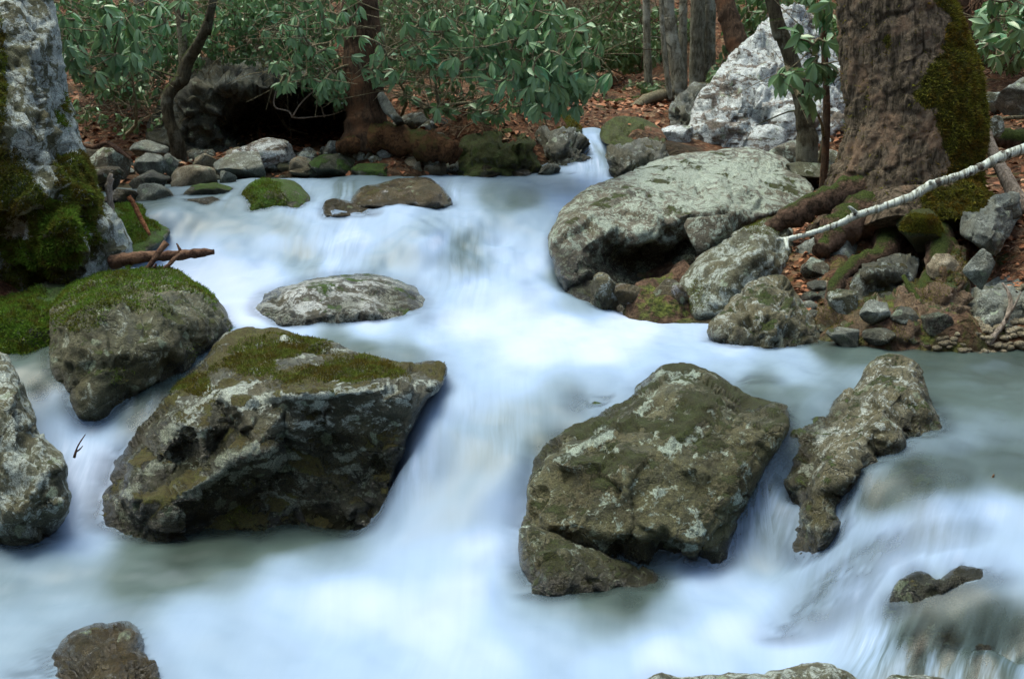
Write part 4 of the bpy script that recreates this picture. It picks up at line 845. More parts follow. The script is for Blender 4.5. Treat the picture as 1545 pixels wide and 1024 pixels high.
VEIL = [(1380,720,60,.55),(1320,750,40,.5),(1440,710,60,.4),(1510,700,60,.3),(1150,730,30,.15),(1190,700,26,.4),(1195,780,24,.45),(1150,820,25,.15),(1400,930,50,.5),(1480,930,60,.45),(1380,965,35,.7),(1430,965,35,.7),(1350,915,30,.6),(1380,880,30,.8),
 (1300,840,22,.35),(1280,850,20,.4),(1255,872,20,.4),(1235,895,18,.4),(1215,922,18,.35),(1215,665,26,.6),(1195,650,20,.6),(1440,858,25,.4),(240,590,30,.6),(290,540,25,.5),(200,640,22,.4),(60,590,26,.6),(1330,690,20,.4),(1540,960,40,.5),(1480,985,30,.6),(1380,908,30,.6),(1445,888,28,.55),(620,450,24,.5),(640,475,18,.4),(655,560,26,.5),(1250,525,20,.3),(950,900,40,.4),(870,610,25,.6),(850,660,26,.6),(420,290,18,.6),(440,300,16,.6),(660,285,14,.5),(1165,640,25,.5)]
fx = np.concatenate([np.arange(-3.4, 2.9, .022), [2.9, 3.3, 3.8]]); fx = np.concatenate([[-4.0], fx]); fy = np.concatenate([[1.5, 2.2, 2.8, 3.3], np.arange(3.7, 12.9, .024), [13.2, 14, 15]])
def lumps(x, y):
    z = water_z(x, y); P = np.stack([x, y * .8, 0 * x], 1)
    fall = np.exp(-((y - 9.6) / .6) ** 2)
    e = (.012 + .035 * fall) * fbm(P * 3.2, 3, 21) + .006 * fbm(P * 9, 2, 22)
    return z + e * sst(3.5, 5, y)
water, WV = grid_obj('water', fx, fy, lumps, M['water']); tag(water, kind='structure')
qx, qy = topx(WV); fa = np.array(FOAM_SHADE, float)
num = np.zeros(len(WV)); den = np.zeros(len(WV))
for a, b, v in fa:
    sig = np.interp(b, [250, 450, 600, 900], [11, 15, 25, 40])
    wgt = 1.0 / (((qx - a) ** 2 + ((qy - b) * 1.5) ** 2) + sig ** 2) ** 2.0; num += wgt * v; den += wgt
foam = num / den  # foam and painted shade blended into one tone
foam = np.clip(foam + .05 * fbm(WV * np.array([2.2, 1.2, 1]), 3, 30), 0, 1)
clear = np.zeros(len(WV))
for a, b, s, v in VEIL: clear = np.maximum(clear, v * np.exp(-(((qx - a) / s) ** 2 + ((qy - b) / s) ** 2)))
clear = np.clip(clear * (1 + .35 * fbm(WV * 6, 3, 33)), 0, 1)
# mist thins where the sheet laps against the near side of a rock
RV = np.concatenate([v for v, f, m in ROCKS if m]); RF = []; off = 0
for v, f, m in ROCKS:
    if m: RF.append(f + off); off += len(v)
tree_ = BVHTree.FromPolygons([tuple(v) for v in RV], np.concatenate(RF).tolist())
near = np.full(len(WV), 9.0); side = np.zeros(len(WV))
for i, (x, y, z) in enumerate(WV):
    if y < 3.8 or y > 12.5: continue
    h = tree_.find_nearest((x, y, z), .22)
    if h[0] is not None:
        near[i] = h[3]; d = h[0]; side[i] = (d[1] - y) / max(h[3], 1e-4)
rad = np.interp(WV[:, 1], [4, 6, 9, 12], [.14, .12, .07, .04])
lap = 1 - sst(0, 1, near / rad)
clear = np.clip(np.maximum(clear, .6 * lap * (0.35 + .65 * sst(-.3, .5, side))), 0, 1)
streak = np.full(len(WV), .03)
for a, b, s, v in [(1130,760,60,.8),(1330,990,50,1.0),(1400,1010,60,1.2),(1480,1010,60,1.2),(1540,1000,40,1.0),(1290,760,50,.3),(610,700,60,.3),(760,640,60,.2),(700,640,60,.2),(500,380,80,.2),(700,390,60,.25),(450,300,25,.5),(520,295,25,.5),(680,290,20,.4),(330,290,20,.5),(900,235,30,.8),(110,700,50,.25),(1250,860,60,.25),(1420,790,80,.2),(230,600,40,.3)]:
    streak = np.maximum(streak, v * np.exp(-(((qx - a) / s) ** 2 + ((qy - b) / s) ** 2)))
ang = np.where((WV[:, 0] > 1.1), math.radians(28), 0.0)
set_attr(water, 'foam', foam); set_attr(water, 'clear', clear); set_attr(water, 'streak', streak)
set_attr(water, 'across', WV[:, 0] * np.cos(ang) - WV[:, 1] * np.sin(ang) + .03 * fbm(WV * 2, 2, 40))
# ---------------------------------------------------------------- trees and wood
def pl(pts):   # (px, py, Y) -> world
    return np.array([at(a, b, c) for a, b, c in pts])
def trunk_mesh(mb, line, radii, sides=48, n=60, lump=.06, seed=0, flute=0.0, fl_n=7):
    C = curve(line, n); R = np.interp(np.linspace(0, 1, n), np.linspace(0, 1, len(radii)), radii)
    k0 = len(mb.V); mb.tube(C, R, sides, True, lump, seed)
    if flute:
        V = mb.V[k0]; 
        for i in range(n):
            s = slice(i * sides, (i + 1) * sides); th = np.arange(sides) / sides * 2 * np.pi
            f = 1 + flute * max(0, 1 - i / (n * .3)) * np.cos(fl_n * th + seed + np.sin(th * 2))
            V[s] = C[i] + (V[s] - C[i]) * f[:, None]
# the big mossy tree
bt = empty('tree', onz(1375, 335, 1.02)); tag(bt, 'massive scaly-barked tree with bright moss down its right side, on the right bank', 'tree')
mb = MB(); n = 260; sides = 220
cl = [(1372,372,9.25),(1370,335,9.32),(1366,300,9.38),(1372,250,9.4),(1382,200,9.42),(1379,150,9.45),(1368,100,9.5),(1358,50,9.52),(1349,0,9.55),(1335,-90,9.6),(1310,-260,9.7),(1295,-500,9.9)]
rr = [.66,.60,.50,.455,.445,.43,.415,.385,.355,.34,.32,.3]
trunk_mesh(mb, pl(cl), rr, sides, n, .035, 3, .10, 6)
V = mb.V[-1]; 
P = V * np.array([1, 1, .3]); Nn = V - np.array([at(1370, 200, 9.42)[0], 9.45, 0]); Nn[:, 2] = 0; Nn /= np.linalg.norm(Nn, axis=1, keepdims=True) + 1e-9
plates, cr = cellfacet((V + .05 * np.stack([vnoise(V * 6, 1), vnoise(V * 6, 2), vnoise(V * 6, 3)], 1)) * np.array([4.2, 4.2, 2.2]), 5)
mb.V[-1] = V + Nn * (.009 * ridged(P * 11, 4, 7) + .008 * plates + .008 * fbm(V * 22, 3, 9) + .012 * cellfacet(P * np.array([14, 14, 20]) + .3 * fbm(V * 8, 2, 3)[:, None], 8)[0] - .015 * sst(.1, 0, cr))[:, None]
trunkV = mb.V[-1]
TRUNK = mb.build('trunk', M['bark'], bt)
# moss pelt of short tufts on the right flank
def tufts(name, parent, P, N_, h, mats, seed=0, w=.25):
    r = np.random.default_rng(seed); n = len(P); mb = MB()
    a = np.cross(N_, r.normal(size=(n, 3))); a /= np.linalg.norm(a, axis=1, keepdims=True) + 1e-9
    hh = h * r.uniform(.5, 1.3, (n, 1)); tip = P + (N_ + .55 * r.normal(size=(n, 3)) + np.array([0, 0, -.15])) * hh
    V = np.stack([P - a * hh * w, P + a * hh * w, tip], 1).reshape(-1, 3)
    T = np.arange(3 * n).reshape(-1, 3); o = mesh_obj(name, V, T, mats, parent, smooth=False)
    set_attr(o, 'tint', np.repeat(r.random(n), 3)); return o
def moss_mat(name, a, b):
    N = NT(name); t = N.n('Attribute', attribute_name='tint', out=2); c = N.mix(t, a, b)
    g = N.noise(N.pos(), 7, 4, .6); c = N.mix(N.step(g, .42, .62), c, N.mix(1.0, c, (.85, .55, .5), 'MULTIPLY')); c = N.mix(N.math('MULTIPLY', N.step(N.noise(N.pos(), 24, 3, .6), .5, .65), .6), c, (.09, .06, .02))
    return N.out(N.n('MixShader', {0: .25, 1: N.pbr(c, .9, None, .15), 2: N.n('BsdfTranslucent', {'Color': c})}))
M['mosstuft'] = moss_mat('olive_moss_tufts', (.06, .065, .008), (.19, .195, .025)); M['mossbright'] = moss_mat('bright_green_moss_tufts', (.05, .10, .012), (.14, .26, .03))
M['mossdeep'] = moss_mat('deep_green_moss_tufts', (.05, .075, .012), (.15, .19, .03))
def scatter_on(V, F, dens_fn, count, seed):
    r = np.random.default_rng(seed); A = V[F[:, 0]]; B = V[F[:, 1]]; C = V[F[:, 2]]
    nn = np.cross(B - A, C - A); ar = np.linalg.norm(nn, axis=1); nn /= ar[:, None] + 1e-12
    c = (A + B + C) / 3; d = np.clip(dens_fn(c, nn), 0, None) * ar; k = r.choice(len(F), count, p=d / d.sum())
    u = r.random((count, 2)); f = u.sum(1) > 1; u[f] = 1 - u[f]
    return A[k] + (B[k] - A[k]) * u[:, :1] + (C[k] - A[k]) * u[:, 1:], nn[k]
q = mb.Q[0]; TF = np.vstack([q[:, [0, 1, 2]], q[:, [0, 2, 3]]])
cen0 = at(1370, 200, 9.42)
def out_n(c, nn): 
    o = c - np.array([cen0[0], 9.45, 0]); o[:, 2] = 0; s = np.sign((nn * o).sum(1)); return nn * s[:, None]
def dm(c, nn, raw=False):
    x, y = topx(c); bd = np.interp(y, [-200, 0, 60, 120, 200, 270, 330, 370], [1375, 1383, 1398, 1402, 1410, 1432, 1395, 1350]); d = (x - bd) / 45 + 1.1 * fbm(c * 4.2, 5, 4)
    if raw: return sst(-.3, .5, d) * (c[:, 2] < 4.2) * (c[:, 1] < 9.9)
    return (.02 + sst(-.2, .75, d)) * (c[:, 2] < 4.2) * (c[:, 2] > .9) * (c[:, 1] < 9.75)
P_, N_ = scatter_on(trunkV, TF, dm, 60000, 3); N_ = out_n(P_, N_)
set_attr(TRUNK, 'mossy', dm(trunkV, None, True))
tufts('moss', bt, P_, N_, .015, M['mosstuft'], 3)
def root(parent, pts, rad, mat='root', seed=0, name='root'):
    mb = MB(); mb.tube(curve(pl(pts), 26), np.interp(np.linspace(0, 1, 26), np.linspace(0, 1, len(rad)), rad), 16, True, .35, seed)
    return mb.build(name, M[mat], parent)
root(bt, [(1330,290,9.2),(1285,290,9.15),(1240,305,9.1),(1200,325,9.1),(1165,345,9.15),(1130,370,9.3)], [.12,.10,.085,.075,.06,.04], 'root', 1)
root(bt, [(1330,320,9.1),(1290,335,8.95),(1262,350,8.85),(1240,380,8.7)], [.18,.13,.1,.05], 'root', 2)
root(bt, [(1440,320,9.1),(1480,330,9.0),(1510,350,8.9),(1530,380,8.8)], [.17,.11,.08,.04], 'root', 3)
root(bt, [(1400,340,9.0),(1420,380,8.6),(1400,430,8.2),(1365,470,7.95),(1335,500,7.8),(1300,520,7.75)], [.14,.085,.06,.045,.035,.02], 'root', 4)
root(bt, [(1400,350,8.95),(1440,400,8.5),(1450,450,8.15),(1440,500,7.85)], [.11,.07,.05,.025], 'root', 5)
root(bt, [(1350,345,9.0),(1330,385,8.7),(1290,400,8.6),(1262,430,8.4),(1250,480,8.1)], [.13,.07,.055,.045,.03], 'root', 6)
# other trunks
def tree(label, pts, rad, mat, name='tree', roots=(), sides=20, group=None, lump=.1, seed=0, twigs=0):
    base = at(*pts[0]); z = float(terr_z(base[0], base[1])[0])
    t = empty(name, (base[0], base[1], z)); tag(t, label, 'tree', group)
    L = pl(pts); L = np.vstack([[base[0], base[1], z - .1], L]) if base[2] > z + .05 else L
    top = L[-1] + (L[-1] - L[-2]) / np.linalg.norm(L[-1] - L[-2]) * 4.5
    L = np.vstack([L, top]); rad = list(rad) + [rad[-1] * .6]; rad = [rad[0] * 1.15] + rad if len(rad) < len(L) else rad
    mb = MB(); trunk_mesh(mb, L, rad, sides, 60, lump, seed); mb.build('trunk', M[mat], t)
    for k, (p, rd) in enumerate(roots): root(t, p, rd, mat, seed + k)
    if twigs:
        r = np.random.default_rng(seed); C = curve(L, 40)
        for k in range(twigs):
            s = C[r.integers(8, 22)]; d = r.normal(size=3); d[2] = abs(d[2]) * .5; d /= np.linalg.norm(d); Lh = r.uniform(.4, .9)
            b = MB(); b.tube(curve([s, s + d * Lh * .5 + [0, 0, .05], s + d * Lh + r.normal(size=3) * .1], 8), np.linspace(.012, .004, 8), 5); b.build('branch', M[mat], t)
    return t
far1 = tree('dark reddish trunk behind the far left bank with a thick exposed root to its right', [(553,232,11.75),(553,180,11.8),(548,120,11.85),(545,60,11.9),(541,0,11.9),(538,-60,11.95)], [.21,.18,.165,.155,.15,.15], 'barkdark', seed=2, sides=40)
root(far1, [(568,205,11.7),(600,212,11.6),(640,218,11.5),(675,228,11.45),(692,238,11.45)], [.12,.13,.12,.10,.06], 'rootdark', 9)
root(far1, [(560,218,11.7),(535,219,11.6),(508,222,11.55)], [.09,.075,.05], 'rootdark', 10)
ct = tree('crooked mossy forked tree leaning over the far left bank', [(270,228,12.35),(262,200,12.3),(255,180,12.3),(252,150,12.3),(262,132,12.3),(275,118,12.3),(282,95,12.3),(300,65,12.2),(315,30,12.1),(325,-20,12.0)], [.07,.055,.05,.055,.055,.065,.055,.045,.04,.035], 'barkmoss', seed=4, twigs=3)
b = MB(); b.tube(curve(pl([(278,105,12.3),(276,70,12.35),(272,30,12.4),(272,-60,12.5)]), 16), np.linspace(.045, .03, 16), 10, True, .1, 3); b.build('limb', M['barkmoss'], ct)
BG = 'slender trunks in the background'
tree('slim pale trunk of the background, farthest left of the slender ones', [(978,122,16.60),(976,60,16.60),(975,0,16.60),(974,-60,16.60)], [.05,.045,.042,.04], 'barkgrey', seed=5, group=BG)
tree('thin dark pole-like trunk leaning left just behind the fallen log', [(1012,150,15.60),(1006,110,15.60),(1000,50,15.60),(998,0,15.60),(996,-60,15.60)], [.035,.03,.028,.026,.025], 'barkgrey', seed=6, group=BG)
tree('grey trunk rising behind the fallen log, left of a slimmer straight one', [(1026,138,15.97),(1018,80,15.97),(1010,30,15.97),(1004,-40,15.97)], [.09,.075,.07,.065], 'barkgrey', seed=7, group=BG, twigs=2)
tree('slim straight mottled trunk between two thicker grey trunks', [(1030,120,16.23),(1030,60,16.23),(1031,0,16.23),(1032,-60,16.23)], [.055,.05,.045,.04], 'barkgrey', seed=8, group=BG)
tree('thick pale grey straight trunk, left one of the close pair', [(1052,122,16.35),(1052,60,16.35),(1053,0,16.35),(1053,-60,16.35)], [.09,.085,.08,.075], 'barkgrey', seed=9, group=BG)
tree('pale grey straight trunk, right one of the close pair', [(1070,100,16.48),(1070,50,16.48),(1071,0,16.48),(1071,-60,16.48)], [.075,.07,.068,.065], 'barkgrey', seed=10, group=BG)
tree('stout dark brown trunk leaning left behind the huge white boulder', [(1122,100,15.5),(1110,60,15.6),(1098,20,15.7),(1090,-20,15.8),(1080,-90,15.9)], [.13,.12,.11,.11,.10], 'barkdark', seed=11, sides=30)
tree('bent dark tree with mossy foot in front of the huge white boulder', [(1218,215,11.2),(1214,180,11.2),(1205,130,11.2),(1192,85,11.2),(1172,30,11.2),(1160,-20,11.2)], [.085,.07,.06,.058,.055,.05], 'barkmoss', seed=12, twigs=2, sides=24)
tree('thin dark sapling beside the left side of the big trunk', [(1247,185,10.6),(1246,120,10.6),(1243,50,10.6),(1238,-40,10.6)], [.028,.025,.022,.02], 'barkdark', seed=13)
tree('brown trunk behind the right side of the big mossy tree', [(1458,110,13.5),(1456,60,13.5),(1452,0,13.5),(1448,-60,13.5)], [.08,.075,.07,.07], 'barkdark', seed=14)
for i, (x, Yd, w_) in enumerate([(905, 23, .04), (935, 22, .05), (955, 24, .04), (1135, 19, .05), (1152, 17.5, .04), (840, 20, .05), (868, 22, .035), (740, 19, .05), (640, 18, .05), (480, 17.5, .06), (210, 17, .07), (150, 16.5, .05), (1505, 16.5, .05), (1530, 15, .04)]):
    tree('slim brown stem standing back in the undergrowth', [(x, 118 - i % 4 * 8, Yd), (x + 4, 60, Yd), (x - 5 + i % 3 * 4, 0, Yd), (x - 8, -60, Yd)], [w_, w_ * .9, w_ * .85, w_ * .8], 'barkdark' if i % 2 else 'barkgrey', seed=20 + i, group='slim stems back in the undergrowth', sides=10)

def wood(name, label, cat, pts, rad, mat, sides=14, n=30, lump=.18, seed=0, forks=()):
    mb = MB(); mb.tube(curve(pl(pts), n), np.interp(np.linspace(0, 1, n), np.linspace(0, 1, len(rad)), rad), sides, True, lump, seed)
    o = mb.build(name, M[mat]); tag(o, label, cat)
    for k, (p, rd) in enumerate(forks):
        b = MB(); b.tube(curve(pl(p), 12), np.interp(np.linspace(0, 1, 12), np.linspace(0, 1, len(rd)), rd), 8, True, .15, seed + k + 1); b.build('side_branch', M[mat], o)
    return o
wood('fallen_branch', 'long white birch branch resting slantwise before the big mossy tree', 'branch',
     [(1172,361,8.35),(1185,361,8.38),(1205,357,8.4),(1240,347,8.4),(1270,336,8.4),(1292,325,8.4),(1310,320,8.42),(1335,311,8.45),(1375,297,8.5),(1405,279,8.55),(1440,268,8.6),(1480,252,8.7),(1510,237,8.75),(1560,219,8.8),(1640,190,8.9)],
     [.008,.014,.016,.017,.019,.024,.021,.022,.025,.029,.025,.028,.032,.03,.033], 'birch', 18, 110, .22, 1, [([(1186,362,8.36),(1187,372,8.3),(1190,378,8.28)], [.018,.012,.008]), ([(1292,322,8.4),(1284,314,8.35),(1280,312,8.34)], [.014,.01,.006]), ([(1405,280,8.53),(1403,273,8.5)], [.014,.008])])
wood('log', 'bare greyish log dropping behind the right end of the birch branch', 'log', [(1488,200,9.6),(1500,235,9.4),(1515,262,9.2),(1530,290,9.1),(1550,320,9.0)], [.035,.04,.045,.05,.05], 'palewood', 16, 30, .12, 2)
wood('log', 'short log furred with green moss right of the big trunk', 'log', [(1480,205,11.0),(1510,208,11.0),(1545,212,11.0),(1620,216,11.0)], [.06,.075,.08,.08], 'mossstick', 14, 20, .2, 3)
wood('branch', 'thin curved brown branch on the leaves right of the big trunk', 'branch', [(1492,192,11.2),(1505,183,11.2),(1525,178,11.2),(1600,176,11.2)], [.012,.014,.016,.018], 'twig', 8, 20, .1, 4)
wood('stick', 'mossy broken stick slanting into the pool on the right bank', 'stick', [(1363,416,8.05),(1378,445,7.95),(1400,475,7.85),(1420,502,7.75),(1440,520,7.65),(1455,532,7.6)], [.012,.024,.028,.026,.018,.01], 'mossstick', 12, 30, .2, 5, [([(1420,500,7.74),(1436,522,7.62)], [.008,.003]), ([(1424,505,7.72),(1446,520,7.62)], [.008,.003])])
wood('stick', 'pale curved forked stick standing on the gravel at the right edge', 'stick', [(1490,520,7.6),(1505,500,7.65),(1518,482,7.72),(1525,460,7.78),(1521,440,7.82),(1512,427,7.85)], [.018,.015,.014,.014,.01,.006], 'palewood', 10, 26, .12, 6, [([(1518,482,7.7),(1530,462,7.7),(1541,440,7.72)], [.009,.007,.003])])
wood('log', 'brown driftwood log jammed above the boulder with the moss cap', 'log', [(170,396,8.4),(196,390,8.35),(230,387,8.35),(270,385,8.35),(305,381,8.35),(323,380,8.35)], [.045,.036,.032,.03,.026,.015], 'drift', 16, 30, .15, 7, [([(272,378,8.3),(268,370,8.3),(266,367,8.3)], [.01,.006,.003])])
wood('stick', 'wet forked stick leaning up across the driftwood log', 'stick', [(214,412,8.2),(228,398,8.22),(240,380,8.25),(251,366,8.28)], [.012,.015,.018,.02], 'drift', 10, 16, .15, 8, [([(232,404,8.2),(236,398,8.2)], [.01,.006])])
wood('stick', 'smooth bent stick propped under the end of the driftwood log', 'stick', [(240,410,8.2),(254,400,8.22),(266,388,8.26),(278,382,8.3)], [.008,.012,.013,.012], 'drift', 10, 16, .15, 9)
wood('stick', 'orange-tipped stick slanting over the moss-green wedge rock', 'stick', [(194,296,9.0),(203,310,9.0),(210,325,8.98),(218,340,8.95),(226,354,8.9)], [.014,.017,.015,.014,.01], 'orange', 10, 18, .2, 10)
wood('stick', 'upright grey broken stick beside the tall left boulder', 'stick', [(170,322,9.2),(166,300,9.2),(164,280,9.2),(168,262,9.2)], [.016,.02,.022,.012], 'palewood', 10, 16, .25, 11, [([(164,285,9.2),(171,270,9.18)], [.012,.006])])
wood('branch', 'bent bare reddish branch lying on the stones by the tall left boulder', 'branch', [(125,219,10.9),(145,222,10.85),(162,216,10.8),(178,226,10.7),(197,240,10.6)], [.018,.02,.016,.02,.008], 'drift', 10, 24, .15, 12)
wood('log', 'smooth fallen log slanting on the leaves behind the cascade', 'log', [(938,176,14.6),(955,165,14.9),(972,152,15.2),(992,145,15.5),(1012,140,15.9)], [.04,.05,.055,.06,.05], 'twig', 14, 24, .12, 13)
wood('log', 'dark low log lying on the leaf litter above the cascade', 'log', [(870,163,15.6),(900,158,15.6),(935,157,15.7),(965,150,15.9)], [.05,.06,.055,.04], 'barkmoss', 12, 20, .2, 14)
wood('stick', 'small dark forked twig stuck in the left chute', 'stick', [(112,690,6.35),(116,676,6.35),(122,665,6.35),(129,655,6.35)], [.007,.004,.0035,.002], 'drift', 6, 10, .1, 15, [([(114,682,6.35),(121,677,6.35),(125,672,6.35)], [.004,.003,.0015])])
wood('stick', 'tiny dark twig standing out of the running water at the right', 'stick', [(1495,730,5.5),(1497,722,5.5),(1500,715,5.5)], [.007,.006,.003], 'drift', 6, 8, .2, 16)
rock('slate', 'thin blue-grey slate leaning against the far reddish trunk', 'grey', [(572,142,11.6),(580,138,11.6),(592,158,11.5),(606,178,11.4),(614,190,12.35),(606,194,12.35),(592,182,11.4),(578,165,11.5)], [], back=.1, step=3, seed=50, facet=.02, amp=.01, w=4, curl=.03, cat='slab', mask=False)

# ---------------------------------------------------------------- evergreen shrubs
def leaf_template(L, W, seg=3, droop=.35):
    "one leaf along +X, folded along its rib, tip bending down"
    xs = np.linspace(0, 1, seg + 1); wd = np.array([.12, .8, 1.0, .0]) if seg == 3 else np.sin(np.pi * xs ** .8) + .02
    V = []; 
    for x, w_ in zip(xs, wd):
        z = -droop * L * x * x; V += [(x * L, -w_ * W / 2, z + .18 * w_ * W), (x * L, 0, z), (x * L, w_ * W / 2, z + .18 * w_ * W)]
    F = []
    for i in range(seg):
        a = i * 3; F += [(a, a + 1, a + 4, a + 3), (a + 1, a + 2, a + 5, a + 4)]
    return np.array(V), np.array(F)
def frame(d):
    d = d / (np.linalg.norm(d) + 1e-9); u = np.array([0, 0, 1.0]) if abs(d[2]) < .9 else np.array([1.0, 0, 0])
    a = np.cross(u, d); a /= np.linalg.norm(a); return np.stack([d, a, np.cross(d, a)], 1)
def shrub(name, label, cat, mat, base, blobs, L, lw=.3, whorl=(6, 9), droop=(25, 65), stem='twig', seed=0, group=None, face=.35, bare=1.0, extra_twigs=0, thick=.012):
    "blobs: (px, py, Y, rx, ry, rY, count) clusters of leaf whorls; stems grow from the base to each whorl"
    r = np.random.default_rng(seed); bx, by_, bY = base; b0 = at(bx, by_, bY); b0[2] = float(terr_z(b0[0], b0[1])[0])
    root_ = empty(name, b0); tag(root_, label, cat, group)
    C = []
    for (x, y, Y, rx, ry, rY, c) in blobs:
        q = r.normal(size=(c, 3)); q /= np.linalg.norm(q, axis=1, keepdims=True); q *= r.random((c, 1)) ** (1 / 2.4)
        for a in q: C.append(at(x + a[0] * rx, y + a[1] * ry, Y + a[2] * rY))
    C = np.array(C); C = C[np.argsort(np.linalg.norm(C - b0, axis=1))]
    nodes = [b0, b0 + np.array([0, 0, .25])]; par = [0, 0]; sm = MB(); dirs = []
    for c in C:
        A = np.array(nodes); dd = np.linalg.norm(A - c, axis=1) + .25 * np.linalg.norm(A - b0, axis=1)
        k = int(np.argmin(dd)); a = A[k]; L_ = np.linalg.norm(c - a)
        mid = (a + c) / 2 + r.normal(size=3) * .10 * L_ + np.array([0, 0, -.06 * L_ + .0])
        th = thick * (1.0 if len(nodes) > 20 else 1.6)
        sm.tube(curve([a, mid, c], 6), np.linspace(th, th * .35, 6), 5, False)
        nodes += [mid, c]; d = c - mid; dirs.append(d / (np.linalg.norm(d) + 1e-9))
    for _ in range(extra_twigs):
        a = nodes[r.integers(len(nodes))]; d = r.normal(size=3); d /= np.linalg.norm(d); d[2] = d[2] * .6; l_ = r.uniform(.15, .6)
        sm.tube(curve([a, a + d * l_ * .5 + r.normal(size=3) * .04, a + d * l_ + r.normal(size=3) * .06], 5), np.linspace(.005, .0018, 5), 4, False)
    sm.build('branches', M[stem], root_)
    T, TF = leaf_template(1.0, lw); Vs = []; Fs = []; tint = []; off = 0
    for c, d in zip(C, dirs):
        up = np.array([0, 0, 1.0]); ax = .5 * up + .5 * d + r.normal(size=3) * .25 + np.array([0, -face, 0]); ax /= np.linalg.norm(ax); Fm = frame(ax)
        n = r.integers(*whorl); ph = r.random() * 6.28; t0 = r.uniform(0, 1)
        dr = math.radians(r.uniform(*droop))
        for k in range(n):
            a = ph + k * 2 * np.pi / n + r.normal() * .2; el = -dr + r.normal() * .2
            dl = Fm[:, 1] * math.cos(a) * math.cos(el) + Fm[:, 2] * math.sin(a) * math.cos(el) + Fm[:, 0] * math.sin(el)
            dl = dl + np.array([0, 0, -.25]); dl /= np.linalg.norm(dl)
            nrm = Fm[:, 0] - dl * Fm[:, 0].dot(dl); nrm += r.normal(size=3) * .15; nrm /= np.linalg.norm(nrm) + 1e-9
            sd_ = np.cross(nrm, dl); sd_ /= np.linalg.norm(sd_) + 1e-9; nrm = np.cross(dl, sd_)
            s = L * r.uniform(.65, 1.1)
            V = c + s * (T[:, :1] * dl + T[:, 1:2] * sd_ + T[:, 2:] * nrm); Vs.append(V); Fs.append(TF + off); off += len(T)
            tint.append(np.full(len(T), np.clip(t0 * .6 + r.random() * .4, 0, 1)))
    o = mesh_obj('foliage', np.concatenate(Vs), np.concatenate(Fs), M[mat], root_); set_attr(o, 'tint', np.concatenate(tint))
    return root_
RH = 'rhododendrons over the stream'
shrub('rhododendron', 'rhododendron spreading drooping leaf whorls beside the tall left boulder', 'shrub', 'rhodo', (190, 190, 12.2),
      [(150,40,11.0,65,45,.6,48),(190,85,11.0,55,35,.6,36),(130,100,10.8,30,30,.4,12),(240,20,11.4,60,30,.6,22),(105,60,10.4,22,50,.3,10)], .135, seed=1, group=RH, extra_twigs=60)
shrub('rhododendron', 'rhododendron twigs with few leaves crossing in front of the far reddish trunk', 'shrub', 'rhodo', (600, 185, 12.6),
      [(440,110,11.6,50,25,.4,16),(470,60,11.5,50,30,.4,14),(520,10,11.4,70,22,.4,14),(575,100,11.4,70,30,.4,18),(500,125,11.4,50,15,.4,9),(560,60,11.3,60,30,.4,8),(430,30,11.6,60,30,.4,9)], .115, seed=2, group=RH, extra_twigs=80)
shrub('rhododendron', 'largest rhododendron hanging over the middle of the far bank', 'shrub', 'rhodo', (820, 175, 12.6),
      [(760,10,11.2,80,25,.6,30),(880,120,10.9,45,22,.4,16),(660,30,11.6,60,30,.5,20),(800,45,10.8,85,48,.6,78),(850,100,10.6,75,45,.6,80),(780,110,10.9,60,35,.6,40),(720,60,11.2,60,45,.6,36),(830,150,10.7,60,22,.4,18),(690,90,11.3,50,30,.4,12),(885,75,10.8,40,40,.4,14)], .135, seed=3, group=RH, extra_twigs=75)
shrub('rhododendron', 'sparse rhododendron sprays low above the exposed root of the far trunk', 'shrub', 'rhodo', (680, 200, 12.6),
      [(650,80,11.8,55,30,.4,16),(680,165,11.8,60,15,.4,10),(610,135,11.8,30,15,.3,5),(740,160,11.6,50,20,.4,12)], .12, seed=4, group=RH, extra_twigs=75)
shrub('rhododendron', 'rhododendron with big leaves hanging left of the massive trunk', 'shrub', 'rhodo', (1240, 185, 10.9),
      [(1222,60,10.0,36,30,.3,9),(1195,110,9.9,26,25,.3,7),(1235,110,9.9,30,25,.3,9),(1250,20,10.2,25,25,.3,6),(1215,150,10.0,25,14,.3,3)], .15, seed=5, group=RH, extra_twigs=15, lw=.34)
shrub('rhododendron', 'rhododendron at the top right corner beyond the massive trunk', 'shrub', 'rhodo', (1540, 140, 12.4),
      [(1525,25,11.0,50,40,.5,26),(1505,70,10.9,30,25,.4,8),(1570,80,11.0,40,50,.5,14),(1480,30,11.2,14,30,.3,5)], .15, seed=6, group=RH, extra_twigs=20, lw=.33)
shrub('rhododendron', 'dark rhododendron filling the gap behind the stout leaning trunk', 'shrub', 'farleaf', (1140, 60, 18),
      [(1150,20,16.5,60,40,.8,60),(1120,80,16,40,30,.6,26),(1090,110,15.5,25,20,.5,14),(1200,-5,16,50,20,.6,20)], .14, seed=7, group=RH, extra_twigs=20)
LG = 'small-leaved laurels on the far left'
shrub('laurel', 'fine-leaved laurel above the dark rock shelf', 'shrub', 'laurel', (400, 120, 14.2),
      [(400,15,12.6,80,42,.5,380),(340,45,12.8,60,35,.5,200),(450,65,12.3,55,45,.5,260),(370,80,12.9,50,16,.4,60)], .062, lw=.42, whorl=(4, 7), seed=8, group=LG, extra_twigs=60, thick=.008)
shrub('laurel', 'fine-leaved laurel hanging to the left of the far reddish trunk', 'shrub', 'laurel', (505, 190, 12.9),
      [(490,110,12.0,30,45,.4,150),(520,140,12.0,28,25,.4,80),(470,40,12.2,40,40,.4,150)], .06, lw=.42, whorl=(4, 7), seed=9, group=LG, extra_twigs=45, thick=.008)
